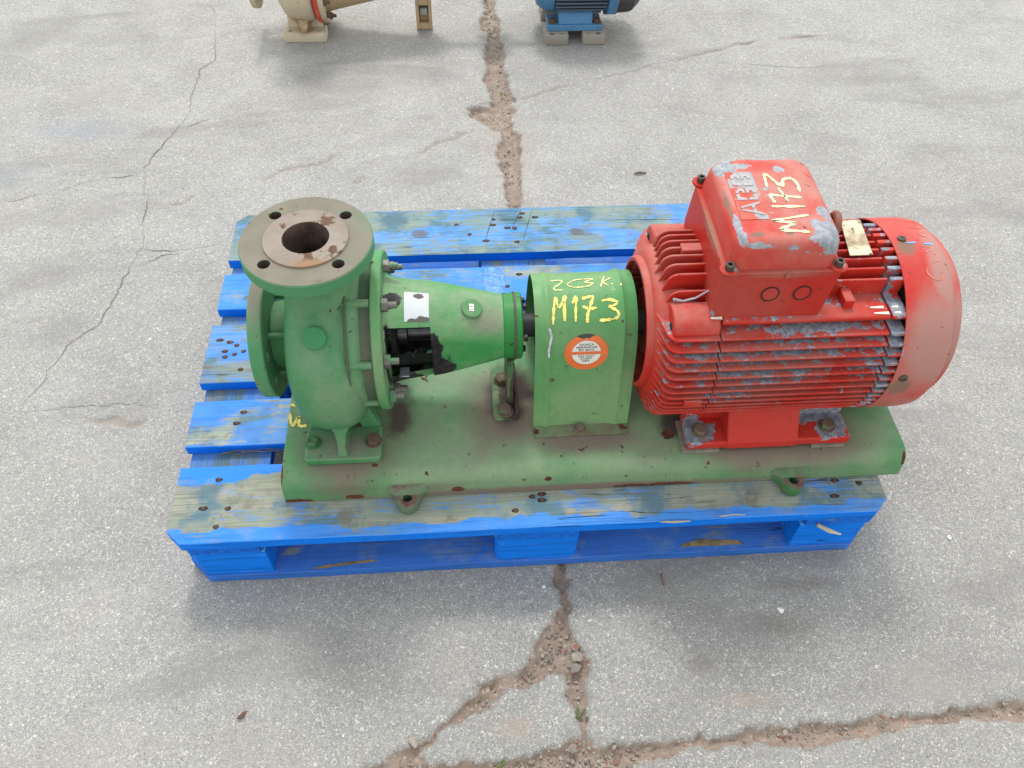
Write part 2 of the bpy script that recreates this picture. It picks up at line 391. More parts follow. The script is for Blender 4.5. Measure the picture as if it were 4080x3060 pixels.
def ground_mat():
    g = G('worn_concrete')
    big = g.noise(.9, 4, .5); mid = g.noise(5, 6, .62); fine = g.noise(260, 3, .6)
    col = g.mix(g.mr(big, .3, .7), (0.239, 0.231, 0.221), (0.292, 0.284, 0.270))
    col = g.mix(g.mr(mid, .38, .72, 0, .6), col, (0.196, 0.190, 0.181))
    col = g.mix(g.mr(g.noise(1.7, 5, .6), .45, .65, 0, .5), col, (0.216, 0.210, 0.199))
    wx_ = g.blobs([((1.35, -.1, 0), (1.0, .75, 1)), ((.7, -.45, 0), (.9, .5, 1))])
    col = g.mix(g.mr(wx_, 0, .7, 0, .55), col, (0.184, 0.179, 0.168))
    col = g.mix(g.mr(fine, .3, .75, 0, .35), col, (0.157, 0.153, 0.144))
    Pd = g.vm('ADD', g.P, g.vm('MULTIPLY', g.vm('SUBTRACT', g.noise(170, 3, .6, col=True), (.5, .5, .5)), (.016, .016, .016)))
    # aggregate: light chips and dark chips at two sizes
    for sc, th, light, amount in ((380, .31, .60, .75), (240, .25, .77, .85), (620, .34, .60, .6)):
        v = g.vor(sc, Pd); ch = g.sep(v['Color'])
        core = g.mr(g.math('SUBTRACT', v['Distance'], g.math('MULTIPLY', g.math('SUBTRACT', ch[2], .5), .25)), th, th + .12, 1, 0)
        isl = g.math('MULTIPLY', core, g.mr(ch[0], light, light + .02))
        tone = g.mix(ch[1], (0.400, 0.374, 0.324), (0.632, 0.602, 0.546))
        col = g.mix(g.math('MULTIPLY', isl, amount), col, tone)
        isd = g.math('MULTIPLY', core, g.mr(ch[0], .22, .20))
        col = g.mix(g.math('MULTIPLY', isd, .65), col, g.mix(ch[2], (0.058, 0.057, 0.061), (0.127, 0.114, 0.101)))
    # stains
    st = g.blobs([((-.75, 1.15, 0), (.35, .12, 1)), ((-.55, 1.35, 0), (.25, .1, 1))])
    col = g.mix(g.mr(g.math('ADD', g.math('MULTIPLY', st, .6), g.math('MULTIPLY', mid, .4)), .35, .75, 0, .45), col, (0.179, 0.198, 0.243))
    st = g.blobs([((1.0, -.13, 0), (.16, .05, 1)), ((.86, -.19, 0), (.06, .04, 1)), ((1.06, -.06, 0), (.2, .03, 1))])
    col = g.mix(g.mr(g.math('ADD', g.math('MULTIPLY', st, .6), g.math('MULTIPLY', mid, .4)), .38, .75, 0, .5), col, (0.127, 0.108, 0.091))
    st = g.blobs([((-.78, 1.52, 0), (.05, .07, 1)), ((-.70, 1.75, 0), (.09, .03, 1)), ((.63, 1.2, 0), (.16, .5, 1)), ((.92, -.25, 0), (.12, .03, 1)), ((.55, -.27, 0), (.07, .04, 1))])
    col = g.mix(g.mr(g.math('ADD', g.math('MULTIPLY', st, .5), g.math('MULTIPLY', mid, .5)), .42, .75, 0, .5), col, (0.284, 0.223, 0.172))
    # tyre and oil smears
    Ps = g.vm('MULTIPLY', g.P, (1.1, 3.2, 1)); sm = g.noise(1.6, 5, .6, Ps, .8)
    col = g.mix(g.mr(sm, .50, .68, 0, .5), col, (0.157, 0.150, 0.140))
    col = g.mix(g.mr(g.noise(2.4, 5, .6, g.vm('ADD', g.P, (7, 3, 0))), .55, .72, 0, .4), col, (0.263, 0.233, 0.198))
    # dirt in the cracks
    d = g.attr('dirt')
    soil = g.mix(g.mr(g.noise(22, 6, .65), .3, .7), (0.216, 0.162, 0.127), (0.290, 0.223, 0.177))
    v = g.vor(150); ch = g.sep(v['Color'])
    soil = g.mix(g.math('MULTIPLY', g.mr(v['Distance'], .3, .42, 1, 0), g.mr(ch[0], .66, .7, 0, .75)), soil, g.mix(ch[1], (0.316, 0.259, 0.212), (0.443, 0.394, 0.334)))
    v = g.vor(95); ch = g.sep(v['Color'])
    soil = g.mix(g.math('MULTIPLY', g.mr(v['Distance'], .25, .38, 1, 0), g.mr(ch[0], .86, .88)), soil, (0.253, 0.103, 0.061))
    soil = g.mix(g.mr(g.noise(320, 3), .35, .7, 0, .5), soil, (0.127, 0.099, 0.076))
    col = g.mix(g.mr(d, .25, .7), col, soil)
    col = g.mix(g.mr(g.attr('brown'), .2, .8, 0, .5), col, (0.221, 0.171, 0.132))
    col = g.mix(g.mr(g.attr('thin'), .3, .9, 0, .75), col, (0.090, 0.082, 0.071))
    h = g.math('ADD', g.math('MULTIPLY', fine, .6), g.math('MULTIPLY', g.noise(110, 4, .6), .8))
    g.bump(h, .5, .003)
    return g.done(col, g.mr(mid, .3, .7, .62, .8), 0, .45)
gm.materials.append(ground_mat())
ground = bpy.data.objects.new('ground', gm); COL.objects.link(ground)
ground['kind'] = 'structure'

# hairline cracks: narrow jagged seams packed with dark dirt
def ground_z(x, y):
    i = int(np.clip(np.searchsorted(gx, x) - 1, 0, nxv - 2)); j = int(np.clip(np.searchsorted(gy, y) - 1, 0, nyv - 2))
    return float(GZ[j:j + 2, i:i + 2].max())
M_seam = plain('crack_dirt', (.13, .118, .105), .9, 0, .4)
for ln, wmax in [(l, .0027) for l in THIN] + [(BROWN[2], .0016), ([(1.10, 1.62), (1.30, 1.64), (1.55, 1.60), (1.8, 1.63)], .0012), ([(-.62, .40), (-.45, .385), (-.30, .40), (-.12, .39)], .0014), ([(1.28, .62), (1.45, .66), (1.6, .65)], .0012)] + [([(-.2814, 1.3489), (-.2300, 1.372), (-.19, 1.40)], .002), ([(-.2674, .80), (-.22, .835), (-.17, .842)], .002)]:
    pts = [np.array(p) for p in catmull(ln, 4)]
    fine_ = []
    for a, b in zip(pts[:-1], pts[1:]):
        n_ = max(1, int(np.hypot(*(b - a)) / .006))
        for k in range(n_): fine_.append(a + (b - a) * k / n_)
    acc = np.zeros(2); rows = []
    for k, p in enumerate(fine_):
        acc = acc * .72 + rng_s.uniform(-.0036, .0036, 2)
        d_ = fine_[min(k + 1, len(fine_) - 1)] - fine_[max(k - 1, 0)]; d_ = d_ / (np.hypot(*d_) + 1e-9); nrm_ = np.array([-d_[1], d_[0]])
        w_ = wmax * min(1, .25 + 4.0 * min(k, len(fine_) - 1 - k) / len(fine_)) * (.22 + .78 * max(0, math.sin(k * .09 + math.sin(k * .041) * 3)) ** 1.5) * .5
        q = p + acc; zq = ground_z(*q) + .0006
        rows.append([(q[0] - nrm_[0] * w_, q[1] - nrm_[1] * w_, zq), (q[0] + nrm_[0] * w_, q[1] + nrm_[1] * w_, zq)])
    WORG[ground] = Vector((0, 0, 0))
    MB().loft(rows, False, False, closed=False).build('hairline_crack', M_seam, ground)

# loose grit in the cracks
M_grit = None
def grit_mat(name, cols):
    g = G(name)
    v = g.vor(95); ch = g.sep(v['Color'])
    col = g.mix(ch[0], cols[0], cols[1]); col = g.mix(g.mr(ch[1], .82, .85), col, (.22, .10, .07))
    col = g.mix(g.mr(g.noise(300, 3), .3, .7, 0, .4), col, (.12, .10, .085))
    g.bump(g.noise(500, 3), .4, .001)
    return g.done(col, .85)
M_grit = grit_mat('grit', ((.20, .16, .13), (.34, .30, .26)))
ico_v, ico_f = [], []
bm = bmesh.new(); bmesh.ops.create_icosphere(bm, subdivisions=1, radius=1)
ico_v = np.array([v.co[:] for v in bm.verts]); ico_f = [tuple(v.index for v in f.verts) for f in bm.faces]; bm.free()
def stone_v(c, s, rng):
    sc = np.array([s * rng.uniform(.7, 1.3), s * rng.uniform(.7, 1.2), s * rng.uniform(.45, .8)])
    a = rng.uniform(0, 6.28); v = ico_v * (1 + rng.uniform(-.28, .28, (len(ico_v), 1))) * sc
    ca, sa = math.cos(a), math.sin(a)
    return np.stack([v[:, 0] * ca - v[:, 1] * sa, v[:, 0] * sa + v[:, 1] * ca, v[:, 2]], 1) + np.array(c)
rng = np.random.default_rng(5)
mb = MB()
N_ = 14000
kx = rng.integers(0, 4, N_)
cx_ = np.where(kx < 2, rng.uniform(.5, .72, N_), np.where(kx == 2, rng.uniform(.3, .75, N_), rng.uniform(.6, 1.5, N_)))
cy_ = np.where(kx < 2, rng.uniform(-.36, 2.2, N_), np.where(kx == 2, rng.uniform(-.36, -.1, N_), rng.uniform(-.36, -.25, N_)))
cs_ = np.maximum(poly_sdf(cx_, cy_, CRACK), -poly_sdf(cx_, cy_, ISLAND))
keep = np.where(cs_ + .004 < rng.exponential(.003, N_))[0][:1500]
for x, y, sd_ in zip(cx_[keep], cy_[keep], cs_[keep]):
    s = rng.choice([.0018, .0025, .0035, .005], p=[.55, .31, .12, .02])
    mb.add(stone_v((x, y, (-.014 if sd_ < -.006 else -.007) + s * .4), s, rng), ico_f)
o = mb.build('crack_gravel', M_grit, smooth=20); o['kind'] = 'stuff'
o['label'] = 'loose brown grit and small stones lying in the ground cracks'
for (x, y), s, lab in (((.655, -.148), .0085, 'pale loose stone in the crack nearest the pallet front'),
                       ((.6556, -.1659), .0115, 'largest pale loose stone where the front cracks fork'),
                       ((.6509, -.1837), .010, 'long grey stone just below the largest loose stone in the crack'),
                       ((.6323, -.3048), .008, 'pale loose stone at the crossing of the two dirt-filled front cracks'),
                       ((.3871, -.2812), .009, 'pale loose stone low in the left branch of the front crack'),
                       ((.969, -.3016), .006, 'small reddish stone in the wide crack along the front')):
    st = MB().add(stone_v((x, y, -.004 + s * .35), s, rng), ico_f).build('loose_stone', M_grit, smooth=25)
    tag(st, lab, 'stone', 'loose stones in the front cracks')
M_leaf = plain('weed_leaf', (.09, .13, .03), .6)
for i, ((x, y), lab) in enumerate((((.6252, 1.4878), 'small green weed in the crack midway behind the pallet'), ((.6079, 1.8421), 'small weed in the crack between the cream pump and blue motor'),
                      ((.5218, -.3185), 'small weed in the front crack near the bottom edge'), ((.6539, -.2548), 'small weed in the narrow crack in front of the pallet'))):
    t = thing('weed', (x, y, -.008), lab, 'weed', 'weeds growing in the cracks')
    for k in range(9):
        a = rng.uniform(0, 6.28); l = rng.uniform(.005, .010); c, s_ = math.cos(a), math.sin(a); w = .0022
        p = [(x + rng.uniform(-.008, .008), y + rng.uniform(-.005, .005), -.006)]
        b = p[0]; mid_ = (b[0] + c * l * .5, b[1] + s_ * l * .5, b[2] + l * .6); tip = (b[0] + c * l, b[1] + s_ * l, b[2] + l * .7)
        MB().add([(b[0] - s_ * w * .4, b[1] + c * w * .4, b[2]), (b[0] + s_ * w * .4, b[1] - c * w * .4, b[2]), (mid_[0] + s_ * w, mid_[1] - c * w, mid_[2]), tip, (mid_[0] - s_ * w, mid_[1] + c * w, mid_[2]), (mid_[0], mid_[1], mid_[2] - .001)],
                 [(0, 1, 2, 5), (2, 3, 5), (3, 4, 5), (4, 0, 5)]).build('leaf', M_leaf, t)
M_twig = plain('dry_twig', (.13, .075, .05), .8)
tag(MB().tube([(.8203, -.029, .004), (.8208, -.037, .0045), (.8204, -.044, .004), (.8218, -.0515, .003)], [.0015, .0018, .0016, .001], 6).build('twig', M_twig), 'short brown twig on the concrete in front of the pallet', 'twig')
tag(MB().tube([(.952, 1.0955, .004), (.966, 1.099, .005), (.984, 1.098, .004)], [.002, .003, .0018], 6).build('twig', M_twig), 'small brown twig on the concrete behind the red motor', 'twig')
lf = [(.113, -.232), (.1165, -.2285), (.122, -.2235), (.1285, -.2205), (.1262, -.226), (.1215, -.2315), (.116, -.2345)]
tag(MB().loft([[(x, y, .003 + .004 * math.sin(i * 1.3)) for i, (x, y) in enumerate(lf)], [(x, y, .0045 + .004 * math.sin(i * 1.3)) for i, (x, y) in enumerate(lf)]]).build('dry_leaf', M_twig), 'dark curled dry leaf on the concrete at lower left', 'leaf')
M_white = plain('white_bits', (.7, .7, .68), .7)
for (x, y), s, lab in (((.6116, -.0411), .004, 'tiny white flake beside the crack under the pallet front'), ((1.0155, -.1065), .006, 'white flake on the shaded concrete in front of the motor'), ((1.3653, .0129), .006, 'white flake on the concrete right of the pallet')):
    tag(MB().add(stone_v((x, y, .0015), s, rng) * np.array([1, 1, 1]), ico_f).build('white_flake', M_white), lab, 'flake', 'white flakes on the ground')

# ================================================================== PALLET
def wood(name, seed, wear, front=None, vivid=(.006, .168, .72), light=(0.096, 0.324, 0.744), axis='x', woodc=((0.240, 0.288, 0.246), (0.342, 0.348, 0.282)), knots=()):
    g = G(name)
    P = g.vm('ADD', g.P, (seed * 1.37, seed * .73, seed * .31))
    sc = (2.2, 30, 30) if axis == 'x' else (30, 2.2, 30)
    fs = (14, 330, 330) if axis == 'x' else (330, 14, 330)
    Pg = g.vm('MULTIPLY', P, sc); Pf = g.vm('MULTIPLY', P, fs)
    grain = g.noise(1, 6, .6, Pg, .4); fine = g.noise(1, 4, .6, Pf)
    patch = g.noise(1, 6, .68, g.vm('MULTIPLY', P, (5, 11, 11) if axis == 'x' else (11, 5, 11)), .5)
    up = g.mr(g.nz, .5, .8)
    wd = g.mix(g.mr(grain, .3, .7), woodc[0], woodc[1])
    wd = g.mix(g.mr(fine, .35, .7, 0, .5), wd, tuple(c * .55 for c in woodc[0]))
    wd = g.mix(g.mr(g.noise(9, 6, .65, P), .48, .60, 0, .75), wd, (.06, .14, .20))
    wd = g.mix(g.mr(g.noise(16, 6, .7, P), .56, .70, 0, .6), wd, (.125, .105, .08))            # blue still in the pores
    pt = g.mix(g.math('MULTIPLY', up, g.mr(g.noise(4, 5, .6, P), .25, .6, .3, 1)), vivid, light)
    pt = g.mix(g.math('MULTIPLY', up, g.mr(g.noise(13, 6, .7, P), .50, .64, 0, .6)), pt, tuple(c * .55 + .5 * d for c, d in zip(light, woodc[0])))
    pt = g.mix(g.mr(fine, .5, .85, 0, .25), pt, tuple(c * .5 for c in vivid))
    m = g.math('ADD', patch, g.math('MULTIPLY', g.math('SUBTRACT', fine, .5), .45))
    m = g.math('ADD', m, g.math('MULTIPLY', g.math('SUBTRACT', grain, .5), .25))
    if front is not None:                                    # fresher paint along the front edge of the top face
        yy = g.sep(g.P)[1]
        e = g.math('ADD', yy, g.math('MULTIPLY', g.math('SUBTRACT', g.noise(11, 6, .6), .5), .07))
        e = g.math('ADD', e, g.math('MULTIPLY', g.math('SUBTRACT', fine, .5), .012))
        m = g.math('ADD', m, g.mr(e, front - .003, front + .004, -.27, 0, False))
        if seed == 1:
            pat = g.mr(e, .118, .122, 0, -.25); m = g.math('ADD', m, pat)
    bare = g.math('MULTIPLY', g.mr(m, .58 - wear * .3, .70 - wear * .3), up)
    side = g.math('SUBTRACT', 1, up)
    chips = g.math('MULTIPLY', g.mr(g.noise(30, 6, .72, g.vm('MULTIPLY', P, (.45, 1, 1))), .655, .675), side)
    scuff = g.math('MULTIPLY', g.mr(g.noise(1, 6, .7, g.vm('MULTIPLY', P, (9, 40, 40))), .55, .68, 0, .5), side)
    pt = g.mix(scuff, pt, tuple(min(1, c * 1.15 + .04) for c in vivid))
    mg = g.noise(1, 5, .65, g.vm('MULTIPLY', P, (6, 120, 120) if axis == 'x' else (120, 6, 120)))
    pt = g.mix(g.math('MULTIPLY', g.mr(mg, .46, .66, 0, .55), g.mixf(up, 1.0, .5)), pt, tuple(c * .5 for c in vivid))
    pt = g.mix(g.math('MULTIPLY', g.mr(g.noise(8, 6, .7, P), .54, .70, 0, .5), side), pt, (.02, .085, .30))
    col = g.mix(bare, pt, wd)
    col = g.mix(g.math('MULTIPLY', chips, .8), col, (.16, .17, .14))
    # drying splits along the grain
    Pc = g.vm('MULTIPLY', P, (2.2, 75, 20) if axis == 'x' else (75, 2.2, 20))
    sp = g.noise(1, 2, .5, Pc)
    ridge = g.mr(g.math('ABSOLUTE', g.math('SUBTRACT', sp, .5)), 0, .012, 1, 0)
    sp2 = g.math('MULTIPLY', ridge, g.mr(g.noise(6, 2, .5, P), .52, .6))
    col = g.mix(g.math('MULTIPLY', sp2, .85), col, (.012, .02, .035))
    dirt = g.mr(g.noise(10, 6, .65, P), .52, .75, 0, .5)
    col = g.mix(g.math('MULTIPLY', dirt, up), col, (.10, .09, .07))
    for (kx, ky, kr) in knots:
        d = g.vm('LENGTH', g.vm('DIVIDE', g.vm('SUBTRACT', g.P, (kx, ky, .144)), (kr * 1.35, kr, 1)))
        d = g.math('ADD', d, g.math('MULTIPLY', g.math('SUBTRACT', g.noise(60, 3), .5), .5))
        rk = g.math('SINE', g.math('MULTIPLY', d, 14.0))
        col = g.mix(g.math('MULTIPLY', g.mr(rk, .2, 1), g.mr(d, .6, 1.7, .35, 0)), col, (.10, .12, .12))
        col = g.mix(g.mr(d, .35, .8, .75, 0), col, (.12, .10, .065))
    h = g.math('SUBTRACT', g.math('ADD', g.math('MULTIPLY', grain, .5), g.math('MULTIPLY', fine, .5)), g.math('MULTIPLY', sp2, 1.5))
    g.bump(h, .5, .002)
    return g.done(col, g.mixf(bare, .62, .85), 0, .06)

pallet = thing('pallet', (.6, .4, 0), 'blue painted wooden pallet with worn boards under the green pump unit', 'pallet')
M_nail = plain('rusty_nail', (.075, .038, .028), .8, .2)
M_hole = plain('nail_hole', (.022, .016, .013), .9)

def board(name, x0, x1, y0, y1, z0, z1, mat, ch=0.0, corners='', nx=24, axis='x', rough=.0005):
    """a sawn board with slightly uneven edges; corners 'fl' etc. are cut off"""
    def edge(t, k): return rough * (math.sin(t * 17 + k) + .7 * math.sin(t * 61 + 2.1 * k)) * .6
    k = random.uniform(0, 6)
    if axis == 'x':
        xs = np.linspace(x0, x1, nx)
        if ch: xs = np.unique(np.concatenate([xs, [x0 + ch, x1 - ch]]))
        lo = [(x, y0 + edge(x, k)) for x in xs]; hi = [(x, y1 + edge(x, k + 2)) for x in xs]
    else:
        ysr = np.linspace(y0, y1, nx)
        lo = [(x0 + edge(y, k), y) for y in ysr]; hi = [(x1 + edge(y, k + 2), y) for y in ysr]
    mb = MB()
    rings = []
    for a, b in zip(lo, hi):
        if axis == 'x':
            q0, q1 = a[1], b[1]
            if ch:
                dl, dr = a[0] - x0, x1 - a[0]
                if 'fl' in corners: q0 = max(q0, y0 + ch - dl)
                if 'fr' in corners: q0 = max(q0, y0 + ch - dr)
                if 'bl' in corners: q1 = min(q1, y1 - ch + dl)
                if 'br' in corners: q1 = min(q1, y1 - ch + dr)
            rings.append([(a[0], q0, z0), (a[0], q0, z1), (a[0], q1, z1), (a[0], q1, z0)])
        else:
            rings.append([(a[0], a[1], z0), (b[0], b[1], z0), (b[0], b[1], z1), (a[0], a[1], z1)])
    mb.loft(rings)
    return mb.build(name, mat, pallet, bevel=.0018, smooth=30, seg=2)

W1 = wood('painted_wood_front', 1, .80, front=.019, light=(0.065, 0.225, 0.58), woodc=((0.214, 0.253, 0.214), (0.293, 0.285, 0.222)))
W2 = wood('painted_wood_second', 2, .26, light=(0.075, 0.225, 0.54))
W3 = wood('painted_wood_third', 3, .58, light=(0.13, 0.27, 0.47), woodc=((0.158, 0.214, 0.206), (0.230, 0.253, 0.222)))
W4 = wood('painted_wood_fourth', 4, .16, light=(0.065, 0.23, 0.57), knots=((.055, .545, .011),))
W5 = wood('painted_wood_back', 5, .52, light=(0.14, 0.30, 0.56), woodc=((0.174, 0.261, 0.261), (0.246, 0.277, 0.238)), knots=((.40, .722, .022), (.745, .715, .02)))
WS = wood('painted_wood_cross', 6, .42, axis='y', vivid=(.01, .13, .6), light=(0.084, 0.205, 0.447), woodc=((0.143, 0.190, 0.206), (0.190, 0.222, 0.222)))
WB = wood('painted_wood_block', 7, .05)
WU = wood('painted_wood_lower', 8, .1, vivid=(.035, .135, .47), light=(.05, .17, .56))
TZ = .144
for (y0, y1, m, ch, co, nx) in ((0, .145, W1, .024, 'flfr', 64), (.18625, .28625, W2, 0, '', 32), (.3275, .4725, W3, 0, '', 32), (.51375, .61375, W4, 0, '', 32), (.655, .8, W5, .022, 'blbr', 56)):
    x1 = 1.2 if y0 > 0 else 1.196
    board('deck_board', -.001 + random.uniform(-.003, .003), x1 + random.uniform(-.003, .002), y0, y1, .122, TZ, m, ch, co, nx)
for x0 in (.0, .5275, 1.055):
    a_, b_ = x0 + .003, x0 + .142; c_ = .026
    pl = [(a_ + (c_ if x0 == 0 else 0), .002), (b_ - (c_ if x0 > 1 else 0), .002)] + ([(b_, .002 + c_), (b_, .798 - c_)] if x0 > 1 else []) + [(b_ - (c_ if x0 > 1 else 0), .798), (a_ + (c_ if x0 == 0 else 0), .798)] + ([(a_, .798 - c_), (a_, .002 + c_)] if x0 == 0 else [])
    MB().prism(pl, 'z', .1, .1215).build('cross_board', WS, pallet, bevel=.0015)
# blocks: corner ones have their outer vertical edge cut off
for yi, (y0, y1) in enumerate(((.003, .1), (.3275, .4725), (.7, .797))):
    for xi, x0 in enumerate((.003, .5275, 1.052)):
        x1 = x0 + .145; c = .03
        if yi == 1 or xi == 1: poly = rrect(x0, x1, y0, y1, .012 if xi == 1 else .003, 3)
        else:
            fx = 1 if xi == 0 else -1; fy = 1 if yi == 0 else -1
            ox = x0 if xi == 0 else x1; oy = y0 if yi == 0 else y1; ex = x1 if xi == 0 else x0; ey = y1 if yi == 0 else y0
            poly = [(ox + fx * c, oy), (ex, oy), (ex, ey), (ox, ey), (ox, oy + fy * c)]
        MB().prism(poly, 'z', .0224, .0996).build('block', WB, pallet, bevel=.002)
for y0, y1 in ((0.0, .1), (.3275, .4725), (.7, .8)):
    board('bottom_board', .0, 1.2, y0, y1, .0005, .022, WU, .034, 'flfr' if y0 == 0 else ('blbr' if y1 == .8 else ''), 70)
# nails: recessed rusty heads in dark holes
nb = MB().lathe([(0, .0036), (.0006, .0035), (.0008, .0024)], (0, 0, 0), (0, 0, 1), 10); nail_me, _ = nb.mesh('nail_head', M_nail, org=(0, 0, 0))
for (x, y) in ((.05, .064), (.09, .062), (.076, .029), (.067, .118), (.079, .234), (.088, .258), (.018, .433), (.038, .427), (.052, .418), (.032, .404), (.051, .396), (.067, .403), (.034, .39), (.068, .358),
               (.563, .763), (.561, .745), (.543, .694), (.48, .749), (.508, .716), (.621, .768), (.592, .734), (.608, .733), (.628, .781), (.656, .767), (.61, .688),
               (1.115, .062), (1.155, .055), (1.105, .032), (.593, .058), (.61, .062), (.609, .05), (.563, .033), (.608, .588), (.581, .554), (.075, .59), (.60, .24), (1.12, .73), (1.15, .69)):
    place('nail_head', nail_me, (x + random.uniform(-.0015, .0015), y + random.uniform(-.0008, .0008), TZ + .0002), pallet, rot=(0, 0, random.uniform(0, 3)))
    a = random.uniform(-.4, .4); l = random.uniform(.0048, .0085)
    MB().prism([(x + math.cos(t) * l * (1 + .12 * math.sin(5 * t + a * 9)), y + math.sin(t) * .0042 * (1 + .15 * math.sin(3 * t + a * 20))) for t in np.linspace(0, 2 * math.pi, 15)[:-1]], 'z', TZ - .002, TZ + .0001 + random.uniform(0, .00008)).build('nail_hole', M_hole, pallet)
M_splinter = plain('bare_splinter', (.42, .36, .25), .8)
def splinter(pts, r): MB().tube(pts, r, 5).build('splinter', M_splinter, pallet)
splinter([(1.075, -.004, .112), (1.095, -.012, .104), (1.117, -.016, .097)], [.0035, .004, .0015])
splinter([(.80, -.001, .1445), (.825, -.003, .146), (.85, -.002, .1445)], [.0008, .002, .0008])
splinter([(.90, .004, .1443), (.925, .006, .1448), (.945, .0045, .1445)], [.0006, .0012, .0006])
M_raw = plain('raw_wood_scrape', (.23, .17, .085), .8, 0, .4, 60)
def scrape(x0, x1, y0, y1, z, n=14, bow=0.0):
    up_, lo_ = [], []
    for k in range(n + 1):
        t = k / n; x = x0 + (x1 - x0) * t; e = math.sin(math.pi * t) ** .35
        up_.append((x, y0 + (y1 - y0) * e * random.uniform(.75, 1) + bow * t, z)); lo_.append((x, y0 + random.uniform(-.001, .001) + bow * t, z))
    MB().loft([[a, b] for a, b in zip(lo_, up_)], False, False, closed=False).build('scrape', M_raw, pallet)
scrape(.208, .325, .003, .010, .0227, bow=.010)
scrape(.858, .975, .010, .025, .0227)
g = G('shiny_tape'); tape_mat = g.done(g.mix(g.mr(g.noise(60, 4), .4, .6), (.0, .11, .46), (.01, .19, .55)), .34, 0, .4); g.bump(g.noise(70, 4, .6), .6, .003)
tp = []
for i in range(9):
    y = .516 + .094 * i / 8
    tp.append([(x, y, TZ + .0008 + .0012 * math.sin(7 * i + 300 * x)) for x in np.linspace(.533, .577, 6)])
MB().loft(tp, False, False, closed=False).build('tape_strip', tape_mat, pallet, smooth=60)
M_saw = plain('saw_mark_dark', (.03, .035, .03), .9)
for (xa, ya, xb, yb, w_) in ((.566, .790, .540, .690, .0022), (.627, .795, .598, .722, .0020), (.652, .795, .622, .684, .0018), (.36, .6585, .47, .6575, .0012), (.15, .7, .30, .704, .001), (.80, .752, .98, .746, .0012), (.60, .747, .74, .741, .0010)):
    n_ = 8; rows = []
    for k in range(n_ + 1):
        t_ = k / n_; x_ = xa + (xb - xa) * t_ + random.uniform(-.0006, .0006); y_ = ya + (yb - ya) * t_ + random.uniform(-.0006, .0006); ww = w_ * (.25 + .75 * math.sin(math.pi * t_))
        rows.append([(x_ - ww * .5, y_ - ww * .5, TZ + .0003), (x_ + ww * .5, y_ + ww * .5, TZ + .0003)])
    MB().loft(rows, False, False, closed=False).build('saw_mark', M_saw, pallet)
M_fibre = plain('dry_fibre', (.16, .14, .12), .9)
for k in range(4):
    pts = [(.06 + .022 * i + random.uniform(-.004, .004), .183 + random.uniform(-.004, .003), .126 + random.uniform(0, .008)) for i in range(5 + k % 2)]
    MB().tube(catmull(pts, 4), .0006, 4).build('loose_fibre', M_fibre, pallet)

# ================================================================== GREEN PUMP + RED MOTOR ON ONE BASEPLATE
YS, ZS = .25, .36                       # shaft axis
BT = .197                               # top of baseplate
GREEN, GFADE = (.055, .205, .085), (.14, .245, .13)
unit = thing('pump_unit', (.7, .25, .144), 'green centrifugal pump coupled to red electric motor on a green baseplate', 'pump')
SPOT = (RUST, 75, 1.0, .682, .012, None, 0, 0, .85, 0)
SPOT2 = (RUST, 30, 1.0, .690, .012, None, 0, 0, .85, 0)
M_base = paint('green_base_paint', (.066, .225, .085), (.175, .265, .145), [
    ((.155, .125, .10), 7, .55, .55, .22, [((.7, .066, .150), (.62, .03, .016)), ((.29, .13, BT), (.13, .12, .1)), ((1.0, .11, BT), (.26, .10, .06)), ((.56, .2, BT), (.12, .12, .1)), ((.68, .14, BT), (.16, .05, .1)), ((1.08, .1, .17), (.09, .05, .1)), ((.40, .055, .17), (.12, .03, .03))], .66, 0, .85, 0),
    ((.07, .055, .045), 16, .6, .60, .12, [((.565, .235, BT), (.085, .11, .1)), ((.375, .20, BT), (.05, .09, .1)), ((.84, .15, BT), (.05, .05, .1)), ((1.17, .3, BT), (.12, .16, .1))], .55, 0, .8, 0),
    (RUST, 40, .6, .60, .015, [((.20, .068, .146), (.05, .02, .012)), ((.83, .07, .147), (.10, .02, .012)), ((.76, .07, .147), (.05, .02, .012)), ((.83, .135, BT), (.022, .02, .02)), ((.184, .10, .19), (.006, .05, .02)), ((1.225, .09, .18), (.008, .04, .03)), ((.30, .07, .152), (.03, .02, .01)), ((.47, .07, .16), (.02, .02, .012)), ((.62, .075, .175), (.012, .012, .01)), ((.42, .085, .19), (.010, .010, .01)), ((.335, .10, .2), (.012, .008, .01))], .62, 0, .9, 0),
    SPOT, SPOT2, ((.03, .03, .028), 110, 1.0, .735, .01, None, 0, 0, .8, 0)], rough=.45, fade=(4.5, .36, .60), dusty=((.20, .205, .155), .6), bump=.12)
M_green = paint('green_pump_paint', GREEN, GFADE, [
    (DUST, 9, .5, .56, .2, [((.285, .13, .21), (.10, .05, .05)), ((.29, .10, .43), (.05, .03, .12))], .35, .10, .85, 0),
    SPOT, (RUST, 22, 1.0, .73, .012, None, 0, 0, .85, 0)], rough=.42, fade=(6, .40, .64), dusty=((.19, .225, .165), .6), bscale=150, bump=.65)
M_flange = paint('green_flange_paint', (.065, .225, .10), (.12, .24, .125), [
    ([(.165, .155, .12), (.19, .17, .135)], 9, .45, .62, .12, [((.262, .23, .57), (.12, .12, .05))], .24, .50, .85, 0),
    (RUST, 30, .6, .56, .015, [((.226, .175, .565), (.03, .02, .02)), ((.292, .155, .54), (.008, .01, .06)), ((.236, .31, .566), (.018, .01, .02)), ((.327, .18, .545), (.006, .01, .05))], .3, 0, .9, 0), SPOT], rough=.5)
